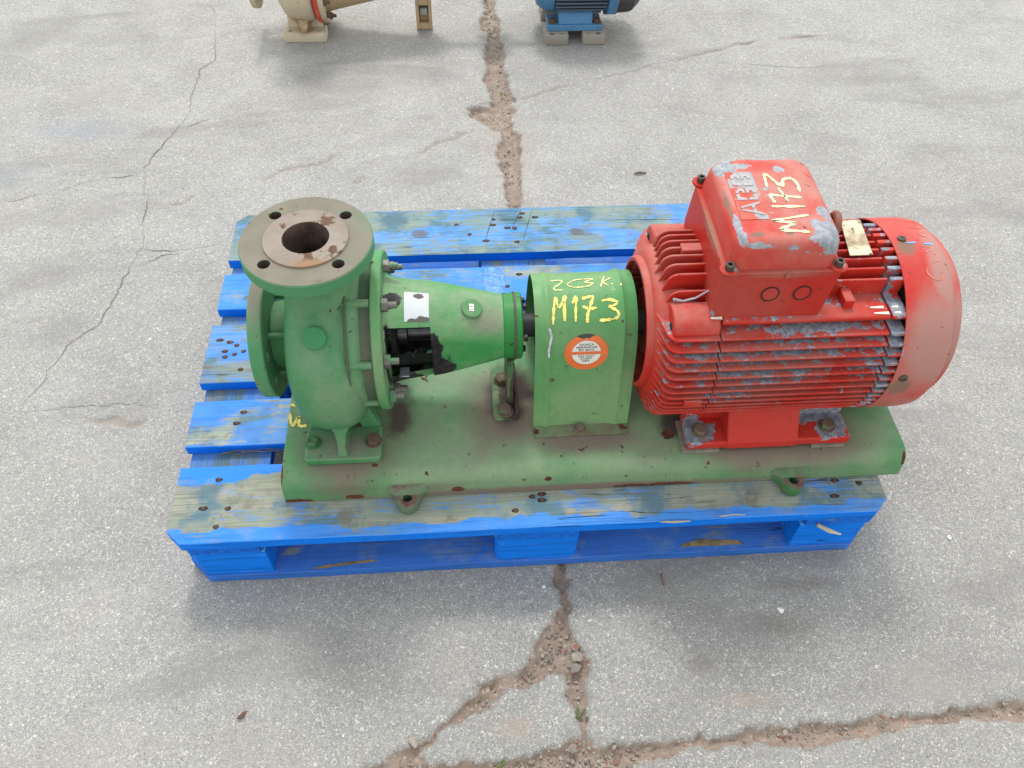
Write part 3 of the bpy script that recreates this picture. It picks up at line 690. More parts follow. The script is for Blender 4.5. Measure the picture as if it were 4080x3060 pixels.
M_face = paint('bare_machined_face', (.215, .175, .145), (.25, .21, .175), [
    ([(.13, .075, .05), (.09, .055, .038)], 34, 1.0, .60, .03, [((.30, .20, .56), (.05, .03, .02)), ((.29, .275, .56), (.03, .02, .02))], .12, 0, .85, 0),
    ((.24, .15, .09), 12, .8, .55, .1, [((.29, .185, .56), (.07, .03, .02))], .3, 0, .8, 0)], rough=.6, fade=(14, .4, .6))
M_bore = plain('rusty_bore', (.10, .065, .052), .85, .2, .5, 30, .4)
GREASE = [(.012, .012, .012), (.028, .026, .026)]
M_lantern = paint('green_lantern_paint', (.045, .235, .065), (.19, .30, .155), [
    (DUST, 7, .5, .58, .2, [((.53, .22, .40), (.06, .05, .03))], .3, .12, .85, 0),
    (GREASE, 30, .45, .50, .022, [((.445, .18, .36), (.026, .10, .12)), ((.450, .19, .33), (.048, .10, .08)), ((.37, .17, .34), (.02, .08, .10)), ((.41, .185, .415), (.05, .03, .020)), ((.388, .17, .39), (.028, .05, .035)), ((.385, .23, .445), (.04, .04, .012)), ((.556, .25, .36), (.008, .2, .2)), ((.40, .20, .285), (.07, .09, .035)), ((.44, .20, .40), (.03, .04, .03)), ((.41, .205, .408), (.05, .03, .022)), ((.375, .20, .40), (.012, .08, .06))], .52, 0, .35, 0),
    SPOT], rough=.4, fade=(5, .40, .62), dusty=((.22, .25, .18), .7), bscale=150, bump=.55)
M_rim = paint('green_rim_paint', (.075, .25, .095), (.16, .26, .13), [
    ([(.14, .10, .07), (.09, .055, .04)], 14, .55, .52, .10, [((.355, .22, .42), (.008, .12, .09)), ((.355, .15, .33), (.006, .05, .06)), ((.36, .15, .27), (.012, .06, .05))], .38, 0, .85, 0), SPOT2], rough=.45)
M_cover = paint('grimy_green', (.055, .10, .055), (.10, .105, .075), [(RUST, 18, 1.0, .66, .03, None, 0, 0, .85, 0)], rough=.6)
M_black = paint('black_grease', (.010, .010, .011), (.018, .017, .018), [((.06, .055, .05), 55, 1.0, .66, .03, None, 0, 0, .5, 0)], rough=.35, bump=1.0, bscale=120)
M_steel = paint('dull_steel', (.20, .19, .175), (.13, .12, .11), [((.05, .22, .08), 45, 1.0, .60, .03, None, 0, 0, .5, 0), (RUST, 30, 1.0, .62, .05, None, 0, 0, .8, 0)], rough=.55, metal=.35)
M_bolt = paint('rusty_bolt', (.10, .065, .05), (.15, .11, .085), [((.07, .18, .08), 40, 1.0, .60, .03, None, 0, 0, .5, 0)], rough=.7)
M_gbolt = paint('green_bolt', (.06, .15, .07), (.13, .15, .09), [(RUST, 45, 1.0, .62, .03, None, 0, 0, .8, 0)], rough=.55)

# ---- baseplate: bent steel tunnel
bx0, bx1 = .184, 1.229
prof = [(.0675, .1445)]
for k in range(9):
    a = R(180 - 90 * k / 8); prof.append((.071 + .027 + .027 * math.cos(a), BT - .027 + .027 * math.sin(a)))
back = [(2 * .25 - y, z) for y, z in reversed(prof)]
outer = prof + back
inner = [(y + (.006 if y < .25 else -.006), z - (.006 if z > .15 else 0)) for y, z in outer]
base = MB().prism(outer + inner[::-1], 'x', bx0, bx1)
base.prism([(y, z) for y, z in inner], 'x', bx0 + .004, bx0 + .010).prism([(y, z) for y, z in inner], 'x', bx1 - .010, bx1 - .004)
baseplate = base.build('baseplate', M_base, unit, bevel=.0016, seg=2, ang=50)
M_lug = paint('lug_paint', (.05, .15, .06), (.12, .16, .10), [([(.13, .10, .08), (.10, .04, .04)], 30, .5, .50, .05, None, 0, .28, .8, 0), SPOT2], rough=.5)
for lx in (.387, 1.033):
    for sgn in (1, -1):
        def yy(y): return y if sgn == 1 else 2 * YS - y
        pl = [(lx - .030, yy(.069)), (lx - .021, yy(.060))] + [(lx + .018 * math.cos(R(a)), yy(.052 + .018 * math.sin(R(a)))) for a in range(190, 351, 20)] + [(lx + .021, yy(.060)), (lx + .030, yy(.069)), (lx + .03, yy(.074)), (lx - .03, yy(.074))]
        lug = MB().prism(pl, 'z', .1447, .168).build('mounting_lug', M_lug, baseplate, bevel=.002)
        cut(lug, [MB().cyl((lx, yy(.053), .14), (lx, yy(.053), .18), .008, seg=20)])
        # fillet from the lug up to the plate
        MB().loft([[(lx - .034, yy(.068), .166), (lx - .02, yy(.058), .168), (lx + .02, yy(.058), .168), (lx + .034, yy(.068), .166)],
                   [(lx - .028, yy(.072), .178), (lx - .018, yy(.0705), .178), (lx + .018, yy(.0705), .178), (lx + .028, yy(.072), .178)]]).build('lug_fillet', M_lug, baseplate, smooth=60)
M_yellow = worn_ink('yellow_marker', (.84, .72, .20), (.30, .36, .12))
M_yellow2 = worn_ink('pale_yellow_marker', (.80, .74, .34), (.36, .40, .18), .56)
M_yellow3 = worn_ink('lid_marker', (.90, .84, .45), (.50, .20, .10), .62)
def flatz(z): return lambda x, y: (Vector((x, y, z)), Vector((0, 0, 1)))
ribbon([[(.1856, .213), (.1915, .186), (.197, .193), (.2009, .2033), (.203, .190), (.2064, .184), (.2169, .1849)], [(.186, .232), (.193, .226)]], .005, flatz(BT), .0008, .5).build('marker_writing', M_yellow, baseplate, label='yellow handwritten mark beside the pump foot')

# ---- bolts (shared meshes)
bz, _ = MB().hexa((0, 0, 0), (0, 0, 1), .0115, .0085, .014).mesh('hex_bolt', M_bolt, org=(0, 0, 0))
bzg, _ = MB().hexa((0, 0, 0), (0, 0, 1), .0105, .009, .0135).mesh('hex_bolt', M_gbolt, org=(0, 0, 0))
bs, _ = MB().hexa((0, 0, 0), (0, 0, 1), .0075, .006, .0105).mesh('hex_bolt', M_bolt, org=(0, 0, 0))
def bolt(me, loc, parent, rz=0.0): return place('hex_bolt', me, loc, parent, bevel=.0006, rot=(0, 0, rz))

# ---- volute casing
path = [(.247, .535), (.245, .485), (.226, .445), (.192, .412), (.166, .372), (.160, .33), (.172, .288), (.205, .258), (.25, .25), (.295, .262), (.325, .295), (.335, .34), (.328, .385), (.305, .42), (.275, .437)]
rads = [(.0455, .0495), (.0455, .0505), (.047, .053), (.0505, .0565), (.053, .058), (.0525, .057), (.0505, .054), (.047, .046), (.043, .042), (.039, .037), (.035, .033), (.031, .029), (.027, .025), (.024, .022), (.02, .02)]
PP = catmull([(*p, *r) for p, r in zip(path, rads)], 5)
rings = []
for i, p in enumerate(PP):
    a = PP[max(i - 1, 0)]; b = PP[min(i + 1, len(PP) - 1)]
    t = Vector((b[0] - a[0], b[1] - a[1])).normalized(); n = Vector((t.y, -t.x))
    ring_ = []
    for k in range(28):
        th = 2 * math.pi * k / 28; cx, cy = math.cos(th), math.sin(th)
        e = .88
        sx = math.copysign(abs(cx) ** e, cx); sy = math.copysign(abs(cy) ** e, cy)
        ring_.append((.2805 + p[3] * sx, p[0] + n.x * p[2] * sy, p[1] + n.y * p[2] * sy))
    rings.append(ring_)
vol = MB().loft(rings, False, True)
vol.lathe([(.236, .06), (.242, .10), (.252, .116), (.268, .122), (.33, .122), (.336, .118), (.342, .112)], (0, YS, ZS), (1, 0, 0), 64)
vol.lathe([(.196, .052), (.215, .054), (.235, .066), (.25, .08)], (0, YS, ZS), (1, 0, 0), 40)
volute = vol.build('volute_casing', M_green, unit, smooth=50)
M_plug = paint('green_plug_paint', (.045, .20, .08), (.07, .215, .09), [SPOT], rough=.42)
pn = Vector((0, -.72, .69)).normalized(); pc = Vector((.2775, .1565, .4515))
MB().lathe([(-.012, .0175), (.001, .0172), (.003, .0155)], pc, pn, 28).build('casing_plug', M_plug, volute, bevel=.0008)
# foot
for y0, y1 in ((.104, .170), (2 * YS - .170, 2 * YS - .104)):
    MB().prism(rrect(.2225, .3465, y0, y1, .008, 4), 'z', BT + .0003, BT + .0155).build('pump_foot', M_green, volute, bevel=.003, seg=3)
for s_ in (1, -1):
    def yy(y): return y if s_ == 1 else 2 * YS - y
    rb = MB().loft([[(.276, yy(.108), .2115), (.294, yy(.108), .2115), (.296, yy(.17), .2115), (.274, yy(.17), .2115)],
                    [(.279, yy(.116), .228), (.291, yy(.116), .228), (.294, yy(.17), .228), (.276, yy(.17), .228)],
                    [(.276, yy(.127), .250), (.295, yy(.127), .250), (.302, yy(.19), .250), (.268, yy(.19), .250)],
                    [(.262, yy(.138), .275), (.310, yy(.138), .275), (.316, yy(.21), .275), (.256, yy(.21), .275)]])
    rb.build('foot_rib', M_green, volute, bevel=.003, seg=3, smooth=60)
    MB().loft([[(.312, yy(.165), .212), (.3455, yy(.165), .212), (.3455, yy(.176), .212), (.312, yy(.176), .212)],
               [(.305, yy(.168), .262), (.330, yy(.168), .262), (.330, yy(.2), .262), (.305, yy(.2), .262)]]).build('foot_gusset', M_green, volute, bevel=.003)
    MB().loft([[(.225, yy(.165), .212), (.262, yy(.165), .212), (.262, yy(.176), .212), (.225, yy(.176), .212)],
               [(.245, yy(.168), .262), (.275, yy(.168), .262), (.275, yy(.2), .262), (.245, yy(.2), .262)]]).build('foot_gusset', M_green, volute, bevel=.003)
for x, y, me in ((.2345, .1375, bzg), (.334, .137, bz), (.2345, 2 * YS - .1375, bzg), (.334, 2 * YS - .137, bz)):
    bolt(me, (x, y, BT + .0156), volute, x * 9)

# ---- discharge flange
DX, DY, DZ = .2770, .2445, .5600
fl = MB().lathe([(-.0225, .05), (-.0225, .0905), (-.0205, .0925), (-.0025, .0925), (-.0005, .091), (-.0002, .060)], (DX, DY, DZ), (0, 0, 1), 72)
dfl = fl.build('discharge_flange', M_flange, unit, smooth=40)
holes = [MB().cyl((DX + .0705 * math.cos(a), DY + .0705 * math.sin(a), DZ - .04), (DX + .0705 * math.cos(a), DY + .0705 * math.sin(a), DZ + .02), .0088, seg=24) for a in (R(43), R(133), R(223), R(313))]
holes.append(MB().cyl((DX, DY, DZ - .05), (DX, DY, DZ + .02), .0325, seg=48))
cut(dfl, holes)
rf = MB().lathe([(-.004, .0325), (.0026, .0325), (.003, .033), (.003, .0586), (.0024, .059), (-.004, .059)], (DX, DY, DZ), (0, 0, 1), 64, ring=True)
rf.build('raised_face', M_face, dfl)
MB().lathe([(.0022, .0319), (-.06, .0319), (-.12, .0319), (-.1201, .0)], (DX, DY, DZ), (0, 0, 1), 48, cap=False).build('bore_wall', M_bore, dfl)
for a in (R(43), R(133), R(223), R(313)):
    MB().lathe([(-.0015, .0086), (-.0225, .0086), (-.0226, .0)], (DX + .0705 * math.cos(a), DY + .0705 * math.sin(a), DZ), (0, 0, 1), 16, cap=False).build('hole_bottom', M_bore, dfl)

# ---- suction flange
sf = MB().lathe([(.174, .0), (.174, .0985), (.1755, .1), (.193, .1), (.195, .0985), (.1955, .055)], (0, YS, ZS), (1, 0, 0), 72)
sfl = sf.build('suction_flange', M_flange, unit, smooth=40)
cut(sfl, [MB().cyl((.16, YS + .08 * math.cos(R(22.5 + 45 * k)), ZS + .08 * math.sin(R(22.5 + 45 * k))), (.21, YS + .08 * math.cos(R(22.5 + 45 * k)), ZS + .08 * math.sin(R(22.5 + 45 * k))), .009, seg=16) for k in range(8)]
    + [MB().cyl((.16, YS, ZS), (.192, YS, ZS), .04, seg=32)])
for k in (0, 2, 4, 6):
    a = R(90 * k / 2 + 45)
    MB().box(.190, .245, YS + .06 * math.cos(a) - .004, YS + .06 * math.cos(a) + .004, ZS + .06 * math.sin(a) - .004, ZS + .06 * math.sin(a) + .004).build('suction_rib', M_green, sfl, bevel=.002)

# ---- casing cover ring between volute and lantern
cover = MB().lathe([(.318, .06), (.318, .1262), (.3195, .1275), (.3215, .1262), (.3215, .1155), (.358, .1155), (.358, .06)], (0, YS, ZS), (1, 0, 0), 72).build('casing_cover', M_cover, unit, smooth=30)
lug_ang = [22.5 + 45 * k for k in range(8)]
for a in lug_ang:
    ca, sa = math.cos(R(a)), math.sin(R(a)); c = Vector((0, YS + .118 * ca, ZS + .118 * sa))
    MB().cyl((.312, c.y, c.z), (.3545, c.y, c.z), .0062, seg=12).build('stud_sleeve', M_green, cover, bevel=.0006)

# ---- lantern (bearing bracket)
def cone_r(x):
    return float(np.interp(x, [.368, .385, .41, .455, .5, .545, .556, .584], [.090, .0835, .080, .0735, .0635, .0530, .0505, .0505]))
lrings_o, lrings_i = [], []
for x in list(np.linspace(.366, .556, 26)):
    r = cone_r(x); w = float(np.interp(x, [.36, .44, .56], [.2, .0615, .0508])); ro, ri = [], []
    for k in range(64):
        a = 2 * math.pi * k / 64; cy, cz = math.cos(a), math.sin(a)
        lim = min(w, r)
        y = max(-lim, min(lim, r * cy)) if x > .40 else r * cy
        ro.append((x, YS + y, ZS + r * cz)); ri.append((x, YS + y * .86, ZS + (r - .009) * cz))
    lrings_o.append(ro); lrings_i.append(ri)
lan = MB().loft(lrings_o + lrings_i[::-1] + [lrings_o[0]], False, False)
lantern = lan.build('bearing_bracket', M_lantern, unit, smooth=28)
wedge = lambda s: [(YS - s * .03, ZS + .036), (YS - s * .15, ZS + .172), (YS - s * .15, ZS - .15), (YS - s * .03, ZS - .048)]
cut(lantern, [MB().prism(wedge(1), 'x', .372, .440), MB().prism(wedge(-1), 'x', .372, .440)])
rimo = MB().lathe([(.3555, .058), (.3555, .124), (.3575, .1265), (.3685, .1265), (.3705, .124), (.3705, .058)], (0, YS, ZS), (1, 0, 0), 80, ring=True)
rim = rimo.build('bracket_flange', M_rim, lantern, smooth=30)
nm = MB().hexa((0, 0, 0), (1, 0, 0), .0105, .010).cyl((.009, 0, 0), (.0225, 0, 0), .0052, seg=10)
nut_me, _ = nm.mesh('stud_nut', M_steel, org=(0, 0, 0))
for a in lug_ang:
    place('stud_nut', nut_me, (.3707, YS + .108 * math.cos(R(a)), ZS + .108 * math.sin(R(a))), lantern, bevel=.0006, rot=(R(a), 0, 0))
# bearing housing end
M_endc = paint('green_end_paint', (.02, .17, .035), (.04, .19, .055), [(GREASE, 40, 1.0, .60, .02, None, 0, 0, .4, 0), (RUST, 60, 1.0, .68, .02, None, 0, 0, .8, 0)], rough=.4)
MB().lathe([(.552, .0), (.552, .0515), (.5535, .053), (.569, .053)], (0, YS, ZS), (1, 0, 0), 48).build('bearing_housing', M_endc, lantern, smooth=30)
MB().lathe([(.5692, .0), (.5692, .0550), (.5722, .0550), (.5722, .0)], (0, YS, ZS), (1, 0, 0), 48).build('seal_ring', plain('brown_gasket', (.07, .05, .04), .7), lantern)
MB().lathe([(.5724, .0), (.5724, .0535), (.580, .0535), (.582, .050), (.584, .03), (.584, .0)], (0, YS, ZS), (1, 0, 0), 48).build('bearing_cover', M_endc, lantern, smooth=30)
for a in (20, 90, 160, 250, 310):
    MB().hexa((.5835, YS + .043 * math.cos(R(a)), ZS + .043 * math.sin(R(a))), (1, 0, 0), .006, .006).build('cover_screw', M_black, lantern)
# label and filler cap on the cone
def cone_fn(x, deg):
    r = cone_r(x); a = R(deg); dr = (cone_r(x + .004) - cone_r(x - .004)) / .008
    n = Vector((-dr, -math.cos(a), math.sin(a))).normalized()
    return Vector((x, YS - r * math.cos(a), ZS + r * math.sin(a))), n
def patch(fn, a0, a1, b0, b1, na, nb_, off):
    return MB().loft([[fn(a0 + (a1 - a0) * i / na, b0 + (b1 - b0) * j / nb_)[0] + fn(a0 + (a1 - a0) * i / na, b0 + (b1 - b0) * j / nb_)[1] * off for j in range(nb_ + 1)] for i in range(na + 1)], False, False, closed=False)
M_label = paint('white_label', (.62, .63, .64), (.52, .54, .56), [((.10, .09, .085), 120, .5, .55, .03, [((.43, .205, .426), (.022, .016, .014)), ((.412, .205, .426), (.012, .01, .008)), ((.425, .246, .440), (.018, .010, .008))], .70, 0, .6, 0)], rough=.35, fade=(8, .4, .6))
lb = patch(cone_fn, .4015, .4385, 56, 92, 6, 10, .0008); lbl = lb.build('type_label', M_label, lantern, smooth=60)
cp, cn = cone_fn(.503, 74)
MB().lathe([(-.006, .0165), (.0030, .0165), (.0048, .0150)], cp, cn, 32).build('filler_cap', paint('cap_paint', (.07, .20, .08), (.15, .235, .13), [(RUST, 40, .6, .6, .03, [((.503, .217, .405), (.016, .01, .01))], .5, 0, .8, 0)], rough=.45), lantern, bevel=.0008)
M_paper = plain('paper_sticker', (.72, .70, .66), .6, 0, .05)
M_ink = plain('black_ink', (.03, .03, .03), .7, 0, .1)
cu = Vector((1, 0, 0)) - cn * cn.x; cu.normalize(); cw = cn.cross(cu)
def on_cap(a, b): return cp + cn * .0053 + cu * a + cw * b
MB().add([on_cap(-.0045, -.006), on_cap(.0025, -.006), on_cap(.0025, .006), on_cap(-.0045, .006)], [(0, 1, 2, 3)]).build('mark_sticker', M_paper, lantern)
def capfn(a, b): return cp + cn * .0055 + cu * a + cw * b, cn
arc = lambda c0, c1, r, a0, a1: [(c0 + r * math.cos(R(a)), c1 + r * math.sin(R(a))) for a in np.linspace(a0, a1, 7)]
ribbon([arc(-.001, -.0022, .0022, 200, 340), arc(-.001, .0030, .0022, 200, 340), [(-.001, .0030), (-.0030, .0030)]], .0009, capfn, 0, 0).build('mark_letters', M_ink, lantern)

# ---- shaft, grease inside the lantern, coupling
MB().lathe([(.355, .0), (.355, .034), (.378, .034), (.380, .024), (.40, .024), (.402, .0185), (.46, .0185), (.46, .0)], (0, YS, ZS), (1, 0, 0), 32).build('pump_shaft', plain('oily_shaft', (.06, .06, .065), .22, .7), unit)
rg = []
for i in range(13):
    x = .371 + .006 * i; row = []
    for j in range(15):
        a = R(180 + 180 * j / 14); r = cone_r(x) * .86 - .006 + .004 * math.sin(x * 900 + j * 2.1) + .003 * math.sin(j * 3.7 + i)
        row.append((x, YS + min(.0475, r) * math.cos(a) * .98, ZS + r * math.sin(a) - .006))
    rg.append(row)
MB().loft(rg, False, False, closed=False).build('grease_deposit', M_black, unit, smooth=60)
M_gland = plain('wet_steel', (.32, .35, .38), .25, .6)
MB().lathe([(.377, .0), (.377, .046), (.384, .046), (.386, .04), (.386, .0)], (0, YS, ZS), (1, 0, 0), 32).build('gland_ring', M_black, unit)
MB().box(.384, .400, YS - .056, YS - .036, .3068, .3095).build('drip_tray', M_gland, unit, bevel=.001)
cpl = MB().lathe([(.58, .0), (.58, .019), (.603, .019), (.604, .036), (.652, .036), (.653, .03), (.660, .03), (.661, .036), (.712, .036), (.713, .021), (.79, .021), (.79, 0)], (0, YS, ZS), (1, 0, 0), 40)
cpl.build('shaft_coupling', plain('dark_coupling', (.03, .03, .03), .55, .3), unit)

# ---- support foot under the bearing
M_sup = paint('support_paint', (.06, .15, .06), (.17, .19, .11), [([(.075, .055, .045), (.04, .035, .03)], 24, .8, .46, .06, [((.562, .215, .2), (.022, .06, .03)), ((.572, .22, .2), (.012, .12, .1))], .35, 0, .7, 0)], rough=.5)
sp_ = MB().prism(rrect(.5340, .5790, .177, .290, .009, 4), 'z', BT + .0003, BT + .0065)
sp_.box(.5725, .5775, .186, .288, BT + .006, BT + .022)
sp_.prism([(.205, BT + .006), (.295, BT + .006), (.285, .312), (.215, .312)], 'x', .5590, .5700)
support = sp_.build('support_foot', M_sup, unit, bevel=.0015)
bolt(bz, (.5555, .1935, BT + .0066), support, .4); bolt(bz, (.5515, .262, BT + .0066), support, .2)

# ---- coupling guard: sheet hood with two pressed beads
M_guard = paint('green_guard_paint', (.085, .245, .085), (.165, .28, .13), [
    (DUST, 8, .5, .58, .2, [((.68, .15, .2), (.12, .03, .03)), ((.75, .2, .35), (.02, .05, .12))], .35, .06, .85, 0),
    (RUST, 60, .6, .56, .015, [((.686, .205, .371), (.006, .01, .008)), ((.69, .205, .377), (.003, .01, .008)), ((.738, .22, .395), (.005, .01, .008)), ((.75, .17, .24), (.014, .02, .02))], .35, 0, .85, 0), SPOT], rough=.36, fade=(5, .38, .62))
gprof = catmull([(.162, .2012), (.172, .245), (.184, .30), (.197, .352), (.216, .388), (.243, .409), (.277, .4165), (.311, .409), (.338, .388), (.357, .352), (.370, .30), (.382, .245), (.392, .2012)], 8)
GS = np.concatenate([[0], np.cumsum([np.hypot(*(gprof[i + 1] - gprof[i])) for i in range(len(gprof) - 1)])])
GPA = np.array(gprof)
def guard_pt(s):
    y = np.interp(s, GS, GPA[:, 0]); z = np.interp(s, GS, GPA[:, 1])
    y2 = np.interp(s + .004, GS, GPA[:, 0]); z2 = np.interp(s + .004, GS, GPA[:, 1]); y1 = np.interp(s - .004, GS, GPA[:, 0]); z1 = np.interp(s - .004, GS, GPA[:, 1])
    t = Vector((0, y2 - y1, z2 - z1)).normalized()
    return Vector((0, y, z)), Vector((0, -t.z, t.y))
def bead(x): return .0032 * (math.exp(-((x - .622) / .0055) ** 2) + math.exp(-((x - .738) / .0065) ** 2)) + (.0020 if x > .738 else 0)
def guard_fn(x, s):
    p, n = guard_pt(s); p = p + n * bead(x); p.x = x; return p, n
gx_ = sorted(set([.601, .607] + list(np.linspace(.61, .634, 9)) + [.65, .68, .71] + list(np.linspace(.722, .754, 11)) + [.758, .7625]))
srow = list(np.linspace(0, GS[-1], 60))
go = [[guard_fn(x, s)[0] for s in srow] for x in gx_]
gi = [[guard_fn(x, s)[0] - guard_fn(x, s)[1] * .0022 for s in srow] for x in gx_]
gm_ = MB().loft(go, False, False, closed=False).loft(gi, False, False, closed=False)
for A, B in ((go[0], gi[0]), (go[-1], gi[-1])): gm_.loft([A, B], False, False, closed=False)
strips = []
for y0, y1 in ((.1395, .1645), (.3895, .4145)):
    pl = [(.605, y0), (.757, y0), (.761, y0 + .004), (.7612, y1), (.6012, y1), (.6012, y0 + .004)]
    strips.append(pl)
guard = gm_.build('coupling_guard', M_guard, unit, smooth=40)
M_strip = paint('grimy_strip', (.10, .20, .085), (.16, .19, .11), [([(.15, .115, .085), (.11, .075, .055)], 18, .8, .42, .10, None, 0, 0, .85, 0), (RUST, 40, .8, .55, .03, [((.755, .15, .2), (.014, .014, .01)), ((.605, .15, .2), (.01, .012, .01))], .3, 0, .9, 0)], rough=.6)
for pl in strips: MB().prism(pl, 'z', BT + .0004, BT + .0046).build('guard_foot_strip', M_strip, guard, bevel=.0006)
bolt(bs, (.6797, .1515, BT + .0047), guard, .3); bolt(bs, (.6797, .4025, BT + .0047), guard, .1)
ribbon([[(.6291, .2017), (.6307, .222), (.6345, .2455)], [(.6345, .2455), (.6399, .2289), (.6506, .2479)], [(.6506, .2479), (.6478, .2268), (.6475, .2063)],
        [(.6607, .2338), (.668, .2462), (.6656, .2262), (.6647, .2049)],
        [(.6765, .2413), (.6848, .2436), (.6938, .2443), (.688, .2273), (.6837, .2148), (.683, .2025)], [(.6764, .2286), (.6869, .2246), (.6986, .226)],
        [(.7075, .2369), (.7202, .2383), (.7305, .2341), (.7266, .2292), (.7175, .2271)], [(.7175, .2271), (.7296, .2204), (.7324, .2123), (.7237, .2073), (.7022, .2057)]],
       .0043, guard_fn, .0007, .45).build('marker_writing', M_yellow, guard, label='large yellow handwritten M173')
ribbon([[(.6306, .2808), (.6455, .2815), (.6476, .2753), (.6347, .2641), (.636, .2593), (.6477, .2588)], [(.6748, .2831), (.6632, .2775), (.656, .2694), (.6653, .264), (.6761, .2635)],
        [(.6683, .2819), (.6986, .2834), (.6847, .2749), (.6969, .271), (.6889, .2654), (.6769, .2635)], [(.7178, .2893), (.7085, .2633)], [(.7281, .2851), (.7145, .2734), (.7215, .2652)],
        [(.7258, .2701), (.7281, .2674)], [(.7301, .2564), (.7302, .2546)], [(.7404, .2644), (.7403, .2601)]], .0023, guard_fn, .0007, .5).build('marker_writing', M_yellow2, guard, label='thin pale yellow handwritten 223 K')
ribbon([[(.6228, .1965), (.6263, .1846), (.6245, .1733), (.6221, .1594), (.6229, .1478)]], .0034, guard_fn, .0007, .3).build('paint_drip', plain('grey_drip', (.42, .43, .46), .6), guard)
# warning sticker, mapped on the sheet
SC = (.6824, .1525); SR = .0352
def st_fn(a, b): return guard_fn(SC[0] + a * 1.0, SC[1] + b * .93)
def st_poly(name, polys, mat, off, label=None):
    mb = MB()
    for ring_, cen in polys:
        n = 4
        rows = [[(cen[0] + (p[0] - cen[0]) * k / n, cen[1] + (p[1] - cen[1]) * k / n) for p in ring_] for k in range(0, n + 1)]
        rows[0] = [(cen[0] + (p[0] - cen[0]) * .001, cen[1] + (p[1] - cen[1]) * .001) for p in ring_]
        mb.loft([[st_fn(*p)[0] + st_fn(*p)[1] * off for p in r_] for r_ in rows], False, False)
    return mb.build(name, mat, guard, smooth=70, label=label)
circ = lambda r, n=48: [(r * math.cos(2 * math.pi * k / n), r * math.sin(2 * math.pi * k / n)) for k in range(n)]
M_orange = paint('orange_sticker', (.62, .135, .035), (.66, .19, .07), [((.33, .30, .26), 60, 1.0, .66, .03, None, 0, 0, .6, 0)], rough=.5, bump=.05)
M_dark = plain('torn_backing', (.04, .045, .04), .7)
M_stw = paint('sticker_white', (.66, .65, .60), (.58, .57, .52), [], rough=.5, bump=.05)
st_poly('warning_sticker', [(circ(SR), (0, 0))], M_orange, .0007, 'round orange and white warning sticker')
st_poly('sticker_rim', [([(SR * 1.0 * math.cos(a), SR * 1.0 * math.sin(a)) for a in np.linspace(R(68), R(118), 10)] + [(-.010, .0285), (-.006, .0265), (-.001, .0285), (.004, .0275), (.010, .0315)], (0, .031))], M_dark, .0010)
hr = .0232
half = lambda sg: [(hr * math.cos(a), sg * hr * math.sin(a)) for a in np.linspace(math.asin(.0030 / hr), math.pi - math.asin(.0030 / hr), 24)]
st_poly('sticker_field', [(half(1), (0, .011)), (half(-1), (0, -.011))], M_stw, .0011)
def text_mesh(txt, size):
    cu_ = bpy.data.curves.new('txt', 'FONT'); cu_.body = txt; cu_.size = size; cu_.align_x = 'CENTER'; cu_.offset = size * .012
    ob = bpy.data.objects.new('txt', cu_); COL.objects.link(ob)
    bpy.context.view_layer.update(); dg = bpy.context.evaluated_depsgraph_get()
    me = bpy.data.meshes.new_from_object(ob.evaluated_get(dg)); bpy.data.objects.remove(ob, do_unlink=True)
    vs = [tuple(v.co) for v in me.vertices]; fs = [tuple(p.vertices) for p in me.polygons]; bpy.data.meshes.remove(me)
    return vs, fs
tx = MB()
for txt, b in (('NUNCA', .0142), ('ARRANCAR', .0092), ('EN SECO', .0042), ('DO NOT', -.0080), ('START', -.0130), ('DRY', -.0180)):
    vs, fs = text_mesh(txt, .0056)
    tx.add([st_fn(v[0] * 1.15, v[1] + b)[0] + st_fn(v[0] * 1.15, v[1] + b)[1] * .0014 for v in vs], fs)
tx.build('sticker_lettering', M_ink, guard, label='black lettering NUNCA ARRANCAR EN SECO, DO NOT START DRY')

# ================================================================== MOTOR
RED, RFADE = (.44, .024, .016), (.39, .068, .052)
CHIP = lambda th, bl=None, up=.0, bw=.45: (ALU, 26, .55, th, .014, bl, bw, up, .5, .25)
RDUST = (.29, .145, .11)
M_red = paint('red_motor_paint', RED, RFADE, [(RDUST, 9, .6, .60, .18, None, 0, .16, .85, 0), (ALU, 30, 1.0, .69, .012, None, 0, .02, .5, .25), SPOT], rough=.42, fade=(7, .40, .62), dusty=((.40, .15, .125), .8))
finchip = [((.99, .08, .43), (.16, .09, .03)), ((.95, .08, .39), (.14, .09, .035)), ((1.10, .08, .41), (.06, .1, .07)), ((.83, .08, .42), (.05, .09, .035)), ((.90, .09, .345), (.08, .09, .03)), ((.84, .08, .385), (.03, .06, .02)), ((.93, .143, .476), (.10, .022, .014)), ((.88, .142, .474), (.04, .02, .012)), ((1.0, .13, .455), (.14, .05, .012)), ((.90, .10, .415), (.08, .05, .02))]
M_fin = paint('red_fin_paint', RED, RFADE, [(RDUST, 9, .6, .60, .18, None, 0, .18, .85, 0),
    (ALU, 55, 1.0, .69, .014, finchip, .34, .10, .6, .15), (ALU, 70, 1.0, .69, .012, None, 0, .03, .6, .15)], rough=.42, fade=(7, .40, .62), radial=(.1425, .149), dusty=((.37, .12, .10), .7))
M_stub = paint('bare_fin_end', (.48, .03, .02), (.44, .07, .05), [(ALU, 30, 1.0, .53, .03, None, 0, .10, .6, .15)], rough=.5)
M_dred = paint('dark_red_paint', (.20, .016, .012), (.24, .03, .022), [(DUST, 10, .6, .62, .15, None, 0, .1, .8, 0)], rough=.5)

